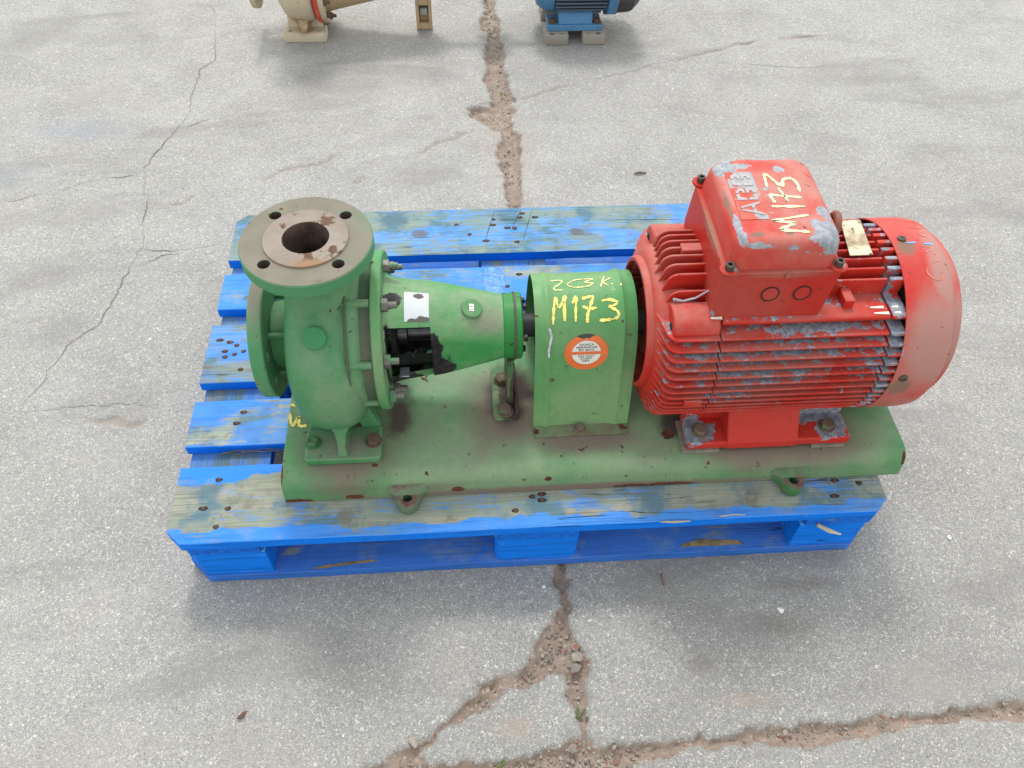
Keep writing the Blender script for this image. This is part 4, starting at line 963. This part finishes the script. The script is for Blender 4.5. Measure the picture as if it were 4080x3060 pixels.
frame_mb = MB().lathe([(.80, .0), (.80, .116), (1.135, .116), (1.135, .0)], (0, YS, ZS), (1, 0, 0), 64)
frame = frame_mb.build('motor_frame', M_red, unit, smooth=40)
shield_mb = MB().lathe([(.773, .100), (.7745, .112), (.784, .122), (.800, .126), (.815, .126), (.86, .120)], (0, YS, ZS), (1, 0, 0), 64, cap=False)
shield = shield_mb.build('drive_end_shield', M_red, unit, smooth=40)
MB().lathe([(.764, .0985), (.764, .1035), (.767, .106), (.7675, .106), (.775, .107), (.80, .107), (.80, .0985)], (0, YS, ZS), (1, 0, 0), 72, ring=True).build('spigot_ring', M_red, shield, smooth=40)
dish = MB().lathe([(.7985, .0), (.7985, .0985), (.797, .0985), (.795, .062), (.784, .058), (.780, .052), (.780, .0)], (0, YS, ZS), (1, 0, 0), 64).build('bearing_dish', M_dred, shield, smooth=30)
for a in (35, 145, 215, 325):
    MB().box(.785, .797, YS + .055 * math.cos(R(a)) - .003, YS + .055 * math.cos(R(a)) + .003, ZS + .055 * math.sin(R(a)) - .02, ZS + .055 * math.sin(R(a)) + .02).build('dish_rib', M_dred, shield, bevel=.001)

RE = .1525
def side_fin(z, x0, x1, sgn, parent, mat, rnd, core=.100, th=.0021, dip=0.0):
    yo = math.sqrt(max(RE ** 2 - (z - ZS) ** 2, 1e-6)); yi = math.sqrt(max(core ** 2 - (z - ZS) ** 2, 0)) - .006
    yi = max(yi, .02)
    pts = [(x1, yi), (x1, yo)]
    if rnd:
        r = min(.018, (yo - yi) * .8)
        for k in range(6):
            a = R(90 + 90 * k / 5); pts.append((x0 + r + r * math.cos(a), yo - r + r * math.sin(a)))
        pts.append((x0 - .010, max(yi, math.sqrt(max(.108 ** 2 - (z - ZS) ** 2, 0)))))
        pts.append((x0 - .010, yi))
    else:
        pts += [(x0, yo), (x0, yi)]
    pts = [(x, YS - sgn * y) for x, y in pts]
    mid = [((x), y) for x, y in pts]
    mb = MB()
    n = len(pts)
    # tapered plate: root thicker than tip
    def thick(y): return th * (1.5 - .6 * (abs(y - YS) - yi) / max(yo - yi, 1e-4))
    mb.loft([[(x, y, z - thick(y)) for x, y in mid], [(x, y, z + thick(y)) for x, y in mid]])
    return mb.build('cooling_fin', mat, parent, bevel=.0012, seg=2, ang=60)
def top_fin(y, x0, x1, parent, mat, rnd, th=.0020, cutz=0.0, core=.100):
    d = y - YS; zo = math.sqrt(RE ** 2 - d * d) - cutz; zi = math.sqrt(max(core ** 2 - d * d, 0)) - .006
    pts = [(x1, zi), (x1, zo)]
    if rnd:
        r = min(.018, (zo - zi) * .8)
        for k in range(6):
            a = R(90 + 90 * k / 5); pts.append((x0 + r + r * math.cos(a), zo - r + r * math.sin(a)))
        pts.append((x0 - .008, max(zi, math.sqrt(max(.108 ** 2 - d * d, 0)))))
        pts.append((x0 - .008, zi))
    else: pts += [(x0, zo), (x0, zi)]
    pts = [(x, ZS + z) for x, z in pts]
    mb = MB().loft([[(x, y - th, z) for x, z in pts], [(x, y + th, z) for x, z in pts]])
    return mb.build('cooling_fin', mat, parent, bevel=.0012, seg=2, ang=60)
zside = [.4490 - .01435 * k for k in range(15)]
for z in zside:
    for sg in (1, -1):
        side_fin(z, .784, .8605, sg, shield, M_fin, True)
        side_fin(z, .8625, 1.111, sg, frame, M_fin, False)
        side_fin(z - .001, 1.1145, 1.137, sg, frame, M_stub, False, th=.0032)
ytop = [.1905 + .0166 * k for k in range(8)]
for i, y in enumerate(ytop):
    top_fin(y, .784 + .002 * abs(i - 3), .850, shield, M_red, True, cutz=.012 if i == 0 else 0)
    top_fin(y, 1.008, 1.111, frame, M_red, False)
    top_fin(y, 1.1145, 1.137, frame, M_stub, False, th=.0036)
# corner bosses on the drive end and long shelves on the frame (all four diagonals)
for sy in (1, -1):
    for sz in (1, -1):
        def q(y, z): return (YS - sy * y, ZS + sz * z)
        pr_ = [q(.060, .085), q(.064, .108), q(.072, .1165), q(.088, .118), q(.103, .114), q(.113, .104), q(.117, .092), q(.09, .06)]
        b = MB().prism(pr_, 'x', .792, .8605).build('corner_boss', M_fin if sy == 1 and sz == -1 else M_red, shield, bevel=.004, seg=3, ang=50)
        MB().cyl((.7905, *q(.097, .094)), (.7935, *q(.097, .094)), .0055, seg=14).build('boss_hole', M_hole, shield)
        if sz == 1:
            sh = [q(.040, .080), q(.040, .1105), q(.060, .1115), q(.104, .1125), q(.1085, .110), q(.1085, .1045), q(.085, .085)]
            MB().prism(sh, 'x', .8625, 1.111).build('frame_shelf', M_fin, frame, bevel=.002)
            MB().prism(sh, 'x', 1.1145, 1.138).build('frame_shelf', M_stub, frame, bevel=.002)
# small cast lugs
MB().box(.815, .846, .246, .263, .502, .5155).build('cast_lug', M_red, shield, bevel=.0015)
MB().box(.822, .85, .0965, .112, .331, .343).build('cast_lug', M_red, shield, bevel=.0015)
MB().box(1.043, 1.058, .160, .1885, .4695, .487).build('cast_lug', M_red, frame, bevel=.0015)
M_broken = plain('broken_edge', (.33, .34, .37), .6, .2)
MB().tube([(.795, .1795, .483), (.81, .180, .478), (.828, .1815, .482), (.842, .183, .492), (.851, .184, .500)], [.0022, .0016, .0014, .0014, .0012], 6).build('broken_fin_edge', M_broken, shield)
M_wht = plain('white_paint_mark', (.74, .68, .56), .6)
for x0, x1, y in ((.8440, .8595, .1445), (1.086, 1.108, .1475), (1.084, 1.104, .159), (1.1165, 1.126, .1475), (1.1165, 1.126, .159)):
    zz = ZS + (.1183 if x0 < .86 else .1134)
    MB().prism([(x0, y - .0006), (x1, y - .0022), (x1, y + .0022), (x0, y + .001)], 'z', zz - .0012, zz + .0004).build('paint_dab', M_wht, frame)

# motor feet
foot_bl = [((.868, .125, .222), (.05, .05, .03)), ((1.10, .13, .222), (.05, .06, .03)), ((1.07, .15, .222), (.06, .03, .02))]
M_foot = paint('red_foot_paint', (.47, .020, .014), (.43, .036, .026), [(ALU, 40, 1.0, .70, .015, foot_bl, .5, 0, .6, .15), (DUST, 12, .5, .62, .15, [((.98, .10, .20), (.2, .02, .012))], .5, 0, .85, 0)], rough=.35)
M_shim = plain('grimy_shim', (.20, .17, .14), .7, .1)
for sg in (1, -1):
    def yy(y): return y if sg == 1 else 2 * YS - y
    fo = MB().box(.853, 1.128, min(yy(.099), yy(.168)), max(yy(.099), yy(.168)), BT + .0066, BT + .0235)
    pl = [(.0965, BT + .0067), (.0975, BT + .024), (.104, BT + .030), (.134, .268), (.20, .275), (.20, BT + .0067)]
    fo.prism([(yy(y), z) for y, z in pl], 'x', .918, 1.038)
    fo.prism([(yy(y), z) for y, z in ((.150, BT + .02), (.150, .262), (.2, .275), (.2, BT + .02))], 'x', .855, 1.126)
    mf = fo.build('motor_foot', M_foot, frame, bevel=.003, seg=2)
    for x0, x1 in ((.846, .908), (1.066, 1.123)):
        MB().box(x0, x1, min(yy(.0955), yy(.16)), max(yy(.0955), yy(.16)), BT + .0004, BT + .0062).build('shim', M_shim, frame, bevel=.0006)
    for x in (.8765, 1.0935): bolt(bz, (x, yy(.1235), BT + .0237), frame, x * 7)

# terminal box
M_box = paint('red_box_paint', (.40, .022, .015), (.36, .055, .042), [(RDUST, 8, .55, .58, .2, [((.93, .147, .553), (.12, .02, .012)), ((.848, .25, .553), (.01, .12, .02))], .4, .12, .85, 0),
    (ALU, 40, .55, .55, .02, [((.86, .158, .556), (.02, .02, .012)), ((1.008, .165, .556), (.02, .02, .02)), ((.862, .352, .556), (.02, .02, .02)), ((.845, .148, .475), (.012, .02, .03))], .5, 0, .5, .25), SPOT], rough=.38)
def rr3(x0, x1, y0, y1, r, z): return [(x, y, z) for x, y in rrect(x0, x1, y0, y1, r, 5)]
tb = MB().loft([rr3(.846, 1.004, .150, .350, .004, .462), rr3(.8445, 1.0055, .148, .352, .005, .488), rr3(.8465, 1.013, .152, .348, .006, .550), rr3(.8465, 1.013, .152, .348, .006, .5515)])
tbox = tb.build('terminal_box', M_box, unit, bevel=.001)
pad_bl = [((.93, .15, .452), (.07, .03, .02)), ((.865, .152, .448), (.03, .03, .02)), ((.97, .15, .447), (.05, .02, .012))]
M_pad = paint('red_pad_paint', RED, RFADE, [(ALU, 40, 1.0, .68, .015, pad_bl, .5, 0, .6, .15)], rough=.45)
MB().loft([rr3(.855, 1.000, .158, .342, .003, .440), rr3(.850, 1.002, .153, .347, .003, .4615)]).build('box_pad', M_pad, tbox, bevel=.001)
for x in (.9195, .9655):
    MB().lathe([(0, .0112), (.0008, .0112), (.0014, .0104)], (x, .1500, .5185), (0, -1, .06), 28, ring=False).build('knockout', M_box, tbox)
    MB().lathe([(0, .0132), (.0009, .0132), (.0009, .0112), (0, .0112)], (x, .1497, .5185), (0, -1, .06), 28, ring=True).build('knockout_groove', M_hole, tbox)
lidbl = [((.983, .176, .598), (.042, .036, .03)), ((.972, .195, .604), (.012, .02, .01)), ((.869, .322, .604), (.032, .024, .014)), ((.95, .317, .605), (.013, .016, .008)), ((.945, .346, .602), (.055, .014, .014)), ((.885, .160, .598), (.034, .010, .010)), ((.866, .172, .6), (.010, .016, .012)), ((.93, .158, .594), (.03, .006, .008)), ((.922, .272, .605), (.010, .006, .004)), ((.885, .345, .602), (.03, .014, .012)), ((.865, .20, .6), (.006, .03, .01)), ((.99, .22, .603), (.014, .02, .01)), ((.90, .325, .605), (.022, .012, .006))]
lidgr = [((.885, .178, .604), (.03, .012, .01)), ((.88, .335, .604), (.03, .012, .01)), ((.93, .178, .604), (.02, .01, .01)), ((.862, .25, .6), (.008, .09, .012))]
M_lid = paint('red_lid_paint', (.44, .038, .028), (.41, .09, .072), [
    ((.19, .13, .10), 24, .6, .54, .05, lidgr, .4, 0, .8, 0), (RDUST, 10, .55, .62, .2, None, 0, .12, .85, 0),
    ([(.30, .31, .335), (.20, .215, .245)], 42, 1.0, .70, .012, lidbl, .56, 0, .6, .15), SPOT], rough=.4, fade=(9, .42, .64), dusty=((.42, .18, .15), 1.0))
lr = []
for z, e, r in ((.552, 0, .016), (.556, 0, .018), (.557, .004, .019), (.590, .0075, .023), (.5965, .010, .025), (.6010, .0145, .026), (.6032, .021, .025), (.6036, .03, .02)):
    lr.append(rr3(.850 + e * .9, 1.0115 - e, .155 + e * .8, .3545 - e * .8, r, z))
lid = MB().loft(lr).build('box_lid', M_lid, tbox, smooth=45)
MB().loft([rr3(.8462, 1.0136, .1515, .3535, .006, .5518), rr3(.8462, 1.0136, .1515, .3535, .006, .5575)]).build('lid_rim', M_box, tbox, bevel=.0012)
M_cap = plain('dark_cap_screw', (.07, .055, .045), .6, .4)
for x, y in ((.8535, .1590), (1.0065, .1600), (.8545, .3475), (1.0060, .3475)):
    MB().lathe([(0, .0130), (.003, .0125)], (x, y, .5577), (0, 0, 1), 16).build('lid_ear', M_box, tbox, bevel=.0008)
    MB().lathe([(0, .0062), (.0080, .0062), (.0085, .0055), (.0085, .0034), (.0045, .0034), (.0045, 0)], (x, y, .5608), (0, 0, 1), 16).build('cap_screw', M_cap, tbox)
MB().box(.932, .938, .1495, .1515, .549, .5578).build('lid_tab', M_box, tbox)
LZ = .6036
ribbon([[(.9579, .1799), (.9176, .1858)], [(.9176, .1858), (.9445, .1986)], [(.9445, .1986), (.9131, .2043)], [(.9131, .2043), (.966, .2141)], [(.9668, .2318), (.9204, .2337)],
        [(.9269, .2413), (.9248, .2585), (.9348, .2563), (.9672, .2511)], [(.9401, .273), (.9464, .2439)], [(.9249, .276), (.9294, .3044), (.9452, .2775), (.9518, .2903), (.9635, .2934), (.9696, .2825), (.9687, .2637)]],
       .0042, flatz(LZ), .0007, .5).build('marker_writing', M_yellow3, tbox, label='yellow handwritten M173 on the box lid')
# cast maker's plate with three block letters, reading towards the back
M_plate = paint('worn_plate_paint', (.46, .07, .05), (.46, .13, .10), [([(.34, .33, .335), (.26, .26, .275)], 40, .7, .40, .03, [((.895, .285, LZ), (.03, .04, .01)), ((.90, .215, LZ), (.02, .012, .01))], .2, 0, .6, .1)], rough=.5)
M_letter = paint('worn_letter', (.36, .34, .335), (.29, .28, .28), [((.44, .10, .08), 45, 1.0, .60, .03, None, 0, 0, .6, 0)], rough=.5)
px0, px1, py0, py1 = .8715, .9105, .2075, .3105
MB().prism([(px0, py0), (px1, py0), (px1, py1), (px0, py1)], 'z', LZ - .002, LZ + .0010).build('maker_plate', M_plate, tbox, bevel=.0006)
def letter(poly, y0, w):
    # letter-space: u along reading direction (+y), v up the letter (towards -x)
    return [(px1 - .005 - v * .029, y0 + u * w) for u, v in poly]
LA = [[(0, 0), (.16, 0), (.26, .30), (.46, .30), (.46, .46), (.31, .46), (.46, .94), (.46, 1), (.38, 1)], [(1, 0), (.84, 0), (.74, .30), (.54, .30), (.54, .46), (.69, .46), (.54, .94), (.54, 1), (.62, 1)]]
LB = [[(0, 0), (.46, 0), (.46, .16), (.2, .16), (.2, .46), (0, .46)], [(.54, 0), (.78, .02), (.95, .14), (.95, .34), (.84, .46), (.54, .46), (.54, .34), (.72, .32), (.74, .22), (.68, .16), (.54, .16)],
      [(0, .54), (.2, .54), (.2, .84), (.46, .84), (.46, 1), (0, 1)], [(.54, .54), (.80, .54), (.90, .66), (.90, .84), (.76, .98), (.54, 1), (.54, .84), (.66, .82), (.70, .74), (.66, .66), (.54, .66)]]
lt = MB()
for L_, y0 in ((LA, .2155), (LB, .2475), (LB, .2785)):
    for pl in L_: lt.prism(letter(pl, y0, .028), 'z', LZ + .0008, LZ + .0019)
lt.build('raised_letters', M_letter, tbox, label='raised worn letters ABB')

# fan cover
fc_bl = [((1.15, .245, .515), (.03, .04, .03)), ((1.148, .10, .36), (.03, .04, .035))]
M_fan = paint('red_fan_paint', (.45, .038, .029), (.40, .10, .082), [
    ((.36, .18, .155), 5, .6, .43, .14, [((1.19, .13, .42), (.075, .12, .10)), ((1.20, .2, .5), (.03, .1, .05))], .40, .04, .6, 0),
    ((.20, .12, .09), 14, .7, .62, .10, fc_bl, .5, 0, .8, 0),
    ([(.22, .27, .38), (.30, .35, .45)], 50, .6, .58, .015, [((1.135, .112, .40), (.008, .02, .05)), ((1.19, .14, .30), (.02, .03, .01))], .32, 0, .5, 0), SPOT], rough=.36, fade=(4.5, .44, .60))
fcp = [(1.1335, .1525), (1.1335, .1545), (1.190, .1545), (1.203, .1525), (1.2105, .1465), (1.2135, .140), (1.2145, .137), (1.227, .1355), (1.2325, .130), (1.2345, .120), (1.2350, .060), (1.2332, .060), (1.2325, .119), (1.2260, .133), (1.2125, .135), (1.2085, .145), (1.201, .1505), (1.189, .1525)]
fan_cover = MB().lathe(fcp, (0, YS, ZS), (1, 0, 0), 96, ring=True).build('fan_cover', M_fan, unit, smooth=38)
for r in (.022, .040):
    MB().lathe([(1.2332, r), (1.2332, r + .008), (1.2352, r + .008), (1.2352, r)], (0, YS, ZS), (1, 0, 0), 40, ring=True).build('grille_ring', M_fan, fan_cover)
for a in range(0, 180, 45):
    c_, s_ = math.cos(R(a)), math.sin(R(a))
    MB().cyl((1.2342, YS - .062 * c_, ZS - .062 * s_), (1.2342, YS + .062 * c_, ZS + .062 * s_), .0016, seg=6).build('grille_bar', M_fan, fan_cover)
MB().lathe([(1.145, .0), (1.145, .12), (1.19, .13), (1.195, .0)], (0, YS, ZS), (1, 0, 0), 32).build('fan', plain('black_fan', (.02, .02, .02), .6), fan_cover)
def fan_fn(x, deg, r=.1546):
    a = R(deg); n = Vector((0, -math.cos(a), math.sin(a))); return Vector((x, YS, ZS)) + n * (r if x < 1.191 else r - (x - 1.191) * .35), n
for x, d in ((1.1511, 93.0), (1.1489, 8), (1.15, 180)):
    p, n = fan_fn(x, d)
    MB().lathe([(0, .0066), (.0022, .0062), (.0034, .004)], p, n, 16).build('slotted_screw', M_cap, fan_cover)
    MB().tube([p + n * .0036 + Vector((-.004, 0, 0)), p + n * .0036 + Vector((.004, 0, .0))], .0007, 4).build('screw_slot', M_hole, fan_cover)
M_chalk = plain('faint_chalk', (.55, .20, .15), .8)
arcw = [[(1.1708, 72.3), (1.1709, 69.0), (1.1784, 65.8), (1.1883, 65.0), (1.1955, 67.9), (1.1907, 69.6)], [(1.1844, 75.5), (1.194, 77.2), (1.1939, 80.8), (1.1882, 81.3)], [(1.174, 87.0), (1.1897, 85.2), (1.1777, 82.4)],
        [(1.1838, 98.0), (1.1883, 94.7), (1.1973, 97.8), (1.1935, 100.7), (1.1838, 98.0)], [(1.1776, 105.0), (1.1964, 108.3), (1.1891, 103.9)], [(1.1776, 104.5), (1.1950, 103.5)], [(1.178, 114), (1.192, 114.2), (1.188, 119), (1.180, 119), (1.178, 114)]]
ribbon(arcw, .0016, fan_fn, .0005, .4).build('chalk_writing', M_chalk, fan_cover, label='faint chalk letters along the fan cover')
M_bdab = plain('blue_paint_dab', (.12, .28, .55), .5)
ribbon([[(1.1554, 89.6), (1.1702, 89.7)], [(1.1800, 88.5), (1.196, 88.2)]], .0030, fan_fn, .0005, .3).build('blue_dab', M_bdab, fan_cover)

# lifting eye and nameplate on the frame
M_eye = plain('rusty_red_eye', (.16, .055, .035), .6, .1)
eye = []
for k in range(25):
    a = R(-60 + 300 * k / 24); eye.append((1.034, .262 + .021 * math.sin(a), .533 + .023 * math.cos(a)))
eye = [(1.034 + .010 * math.sin(R(k * 7.2)), y, z) for k, (x, y, z) in enumerate(eye)]
MB().tube(eye, .0062, 10).cyl((1.034, .262, .49), (1.034, .262, .515), .011, seg=14).build('lifting_eye', M_eye, unit, smooth=60)
M_np = paint('cream_nameplate', (.62, .55, .38), (.55, .47, .32), [((.30, .24, .15), 25, 1.0, .56, .08, None, 0, 0, .6, 0), ((.13, .10, .07), 70, 1.0, .62, .03, None, 0, 0, .6, 0)], rough=.35, metal=.2)
npz = lambda y: .5155 - (.30 - y) * .03
MB().loft([[(1.0610, .226, npz(.226)), (1.0960, .2265, npz(.226)), (1.101, .3005, npz(.30)), (1.070, .300, npz(.30))], [(1.0610, .226, npz(.226) + .0015), (1.0960, .2265, npz(.226) + .0015), (1.101, .3005, npz(.30) + .0015), (1.070, .300, npz(.30) + .0015)]]).build('motor_nameplate', M_np, unit, bevel=.0004)

# ================================================================== BACKGROUND: cream pump and blue motor on the ground
M_cream = paint('cream_pump_paint', (.50, .43, .31), (.54, .47, .36), [([(.34, .22, .11), (.26, .14, .06)], 13, .6, .46, .09, [((.02, 1.83, .08), (.09, .06, .10)), ((.03, 1.80, .03), (.08, .05, .03)), ((.25, 1.86, .12), (.15, .06, .06))], .22, 0, .8, 0), SPOT, (RUST, 22, 1.0, .69, .015, None, 0, 0, .85, 0)], rough=.5)
M_redg = plain('red_gasket_ring', (.52, .06, .035), .5)
M_tan = paint('tan_bracket_paint', (.40, .29, .17), (.44, .33, .21), [SPOT2], rough=.6)
BY, BZ = 1.875, .172
cp_ = thing('pump', (.025, BY, 0), 'rust-streaked cream pump with a red ring standing behind the pallet', 'pump')
vb = MB().lathe([(-.035, .0), (-.035, .085), (-.02, .112), (.0, .125), (.045, .130), (.068, .124), (.076, .11), (.076, .0)], (0, BY, BZ), (1, 0, 0), 56)
vb.lathe([(-.10, .045), (-.06, .05), (-.03, .07)], (0, BY, BZ), (1, 0, 0), 32)
vcas = vb.build('volute_casing', M_cream, cp_, smooth=45)
MB().lathe([(-.118, .0), (-.118, .092), (-.1, .092), (-.1, .0)], (0, BY, BZ), (1, 0, 0), 48).build('suction_flange', M_cream, cp_, bevel=.002)
MB().loft([[(.02 + .045 * math.cos(a), BY + .045 * math.sin(a), z) for a in np.linspace(0, 2 * math.pi, 25)[:-1]] for z in (.25, .33, .345)]).build('discharge_neck', M_cream, cp_, smooth=50)
MB().lathe([(.345, .085), (.365, .085)], (.02, BY, 0), (0, 0, 1), 48).build('discharge_flange', M_cream, cp_, bevel=.002)
MB().lathe([(.077, .0), (.077, .134), (.089, .134), (.089, .0)], (0, BY, BZ), (1, 0, 0), 64).build('red_ring', M_redg, cp_, bevel=.001)
bfl = MB().lathe([(.0895, .0), (.0895, .131), (.103, .131), (.105, .128), (.105, .0)], (0, BY, BZ), (1, 0, 0), 64).build('bracket_flange', M_cream, cp_, smooth=30)
bn, _ = MB().hexa((0, 0, 0), (1, 0, 0), .010, .009).cyl((.008, 0, 0), (.02, 0, 0), .005, seg=8).mesh('flange_nut', M_bolt, org=(0, 0, 0))
for k in range(12):
    a = R(15 + 30 * k); place('flange_nut', bn, (.1052, BY + .118 * math.cos(a), BZ + .118 * math.sin(a)), cp_, rot=(a, 0, 0))
MB().lathe([(.105, .104), (.14, .096), (.30, .064), (.42, .052), (.445, .052), (.45, .03), (.47, .02)], (0, BY, BZ), (1, 0, 0), 40).build('bearing_bracket', M_tan, cp_, smooth=40)
for sg in (1, -1):
    f_ = lambda y: BY + sg * (y - BY)
    ft = MB().prism(rrect(-.042, .092, min(f_(1.792), f_(1.845)), max(f_(1.792), f_(1.845)), .006, 3), 'z', .0008, .030).build('foot', M_cream, cp_, bevel=.003)
    cut(ft, [MB().cyl((hx, f_(1.812), -.01), (hx, f_(1.812), .05), .0075, seg=16) for hx in (-.018, .070)])
    MB().loft([[(.018, f_(1.796), .028), (.034, f_(1.796), .028), (.036, f_(1.85), .028), (.016, f_(1.85), .028)], [(.006, f_(1.815), .075), (.046, f_(1.815), .075), (.05, f_(1.87), .075), (.0, f_(1.87), .075)], [(-.02, f_(1.805), .12), (.062, f_(1.805), .12), (.062, f_(1.87), .12), (-.02, f_(1.87), .12)]]).build('foot_rib', M_cream, cp_, bevel=.004, smooth=60)
    MB().loft([[(-.032, f_(1.832), .028), (.082, f_(1.832), .028), (.082, f_(1.845), .028), (-.032, f_(1.845), .028)], [(-.012, f_(1.84), .085), (.062, f_(1.84), .085), (.062, f_(1.87), .085), (-.012, f_(1.87), .085)]]).build('foot_web', M_cream, cp_, bevel=.003)
# support leg: hollow box strap
lg = MB()
for (x0, x1, z0, z1) in ((.371, .381, .0012, .13), (.411, .421, .0012, .13), (.381, .411, .0012, .020), (.381, .411, .078, .13)):
    lg.box(x0, x1, 1.862, 1.890, z0, z1)
lg.box(.381, .411, 1.884, 1.890, .02, .078)
lg.build('support_leg', M_tan, cp_, bevel=.0015)
MB().box(.384, .408, 1.866, 1.885, .045, .066).build('leg_nut', plain('grey_nut', (.22, .23, .21), .6), cp_, bevel=.002)
MB().lathe([(.47, .019), (.56, .019), (.561, .055), (.61, .055), (.611, .048), (.618, .048), (.619, .055), (.665, .055), (.666, .019), (.70, .019)], (0, BY, BZ), (1, 0, 0), 36).build('coupling', plain('dull_coupling', (.12, .12, .12), .6, .3), cp_)

M_blue = paint('blue_motor_paint', (.075, .20, .36), (.12, .25, .42), [(DUST, 10, .5, .62, .15, None, 0, .1, .85, 0), SPOT], rough=.45)
M_bfin = paint('blue_grey_fin', (.085, .115, .16), (.12, .15, .20), [(DUST, 16, .6, .58, .12, None, 0, .1, .85, 0)], rough=.55)
M_dgrey = plain('dark_grey_cover', (.045, .043, .045), .55)
M_spc = paint('spacer_metal', (.27, .245, .21), (.33, .30, .26), [(RUST, 30, 1.0, .68, .03, None, 0, 0, .8, 0)], rough=.6)
bm_ = thing('electric_motor', (.87, BY, 0), 'blue finned electric motor with dark fan cover standing behind the pallet', 'motor')
MZ = .165
MB().lathe([(.735, .0), (.735, .04), (.75, .085), (.775, .104), (.80, .104), (.80, .0)], (0, BY, MZ), (1, 0, 0), 48).build('end_shield', M_blue, bm_, smooth=40)
MB().lathe([(.80, .0), (.80, .090), (.965, .090), (.965, .0)], (0, BY, MZ), (1, 0, 0), 48).build('motor_frame', M_bfin, bm_, smooth=40)
for k in range(13):
    z = MZ + .085 - .0142 * k
    yo = math.sqrt(.113 ** 2 - (z - MZ) ** 2); ins = max(0, (MZ - .055 - z)) * .7
    for sg in (1, -1):
        MB().box(.802 + ins, .962 - ins * .6, min(BY - sg * .03, BY - sg * yo), max(BY - sg * .03, BY - sg * yo), z - .0026, z + .0026).build('cooling_fin', M_bfin, bm_, bevel=.001)
MB().lathe([(.967, .0), (.967, .120), (.968, .122), (.994, .122), (.995, .120), (.995, .0)], (0, BY, MZ), (1, 0, 0), 10).build('rear_shield', M_blue, bm_, bevel=.002)
MB().lathe([(.9955, .0), (.9955, .114), (1.045, .110), (1.068, .085), (1.072, .0)], (0, BY, MZ), (1, 0, 0), 14).build('fan_cover', M_dgrey, bm_, smooth=20)
for sg in (1, -1):
    f_ = lambda y: BY + sg * (y - BY)
    pl = MB().box(.782, .952, min(f_(1.776), f_(1.85)), max(f_(1.776), f_(1.85)), .0335, .052)
    pl.prism([(f_(1.782), .052), (f_(1.79), .075), (f_(1.80), .085), (f_(1.85), .085), (f_(1.85), .052)], 'x', .816, .922)
    pl.build('foot_plate', M_blue, bm_, bevel=.002)
    for x in (.797, .937):
        bolt(bz, (x, f_(1.797), .0523), bm_)
    for x0, x1 in ((.774, .846), (.892, .962)):
        sp__ = MB().box(x0, x1, min(f_(1.752), f_(1.84)), max(f_(1.752), f_(1.84)), .0008, .033).build('spacer_block', M_spc, bm_, bevel=.002)
        cut(sp__, [MB().cyl((x0 + .022 if x0 < .8 else x1 - .022, f_(1.764), -.01), (x0 + .022 if x0 < .8 else x1 - .022, f_(1.764), .05), .0085, seg=16), MB().cyl((x0 + .052 if x0 < .8 else x1 - .052, f_(1.764), .02), (x0 + .052 if x0 < .8 else x1 - .052, f_(1.764), .05), .004, seg=12)])
MB().lathe([(.685, .0), (.685, .014), (.74, .014), (.74, 0)], (0, BY, MZ + .007), (1, 0, 0), 20).build('motor_shaft', plain('motor_shaft_steel', (.3, .3, .3), .4, .7), bm_)
MB().loft([rr3(.84, .93, BY - .05, BY + .05, .008, .26), rr3(.84, .93, BY - .05, BY + .05, .008, .315), rr3(.845, .925, BY - .045, BY + .045, .01, .32)]).build('terminal_box', M_blue, bm_, smooth=40)
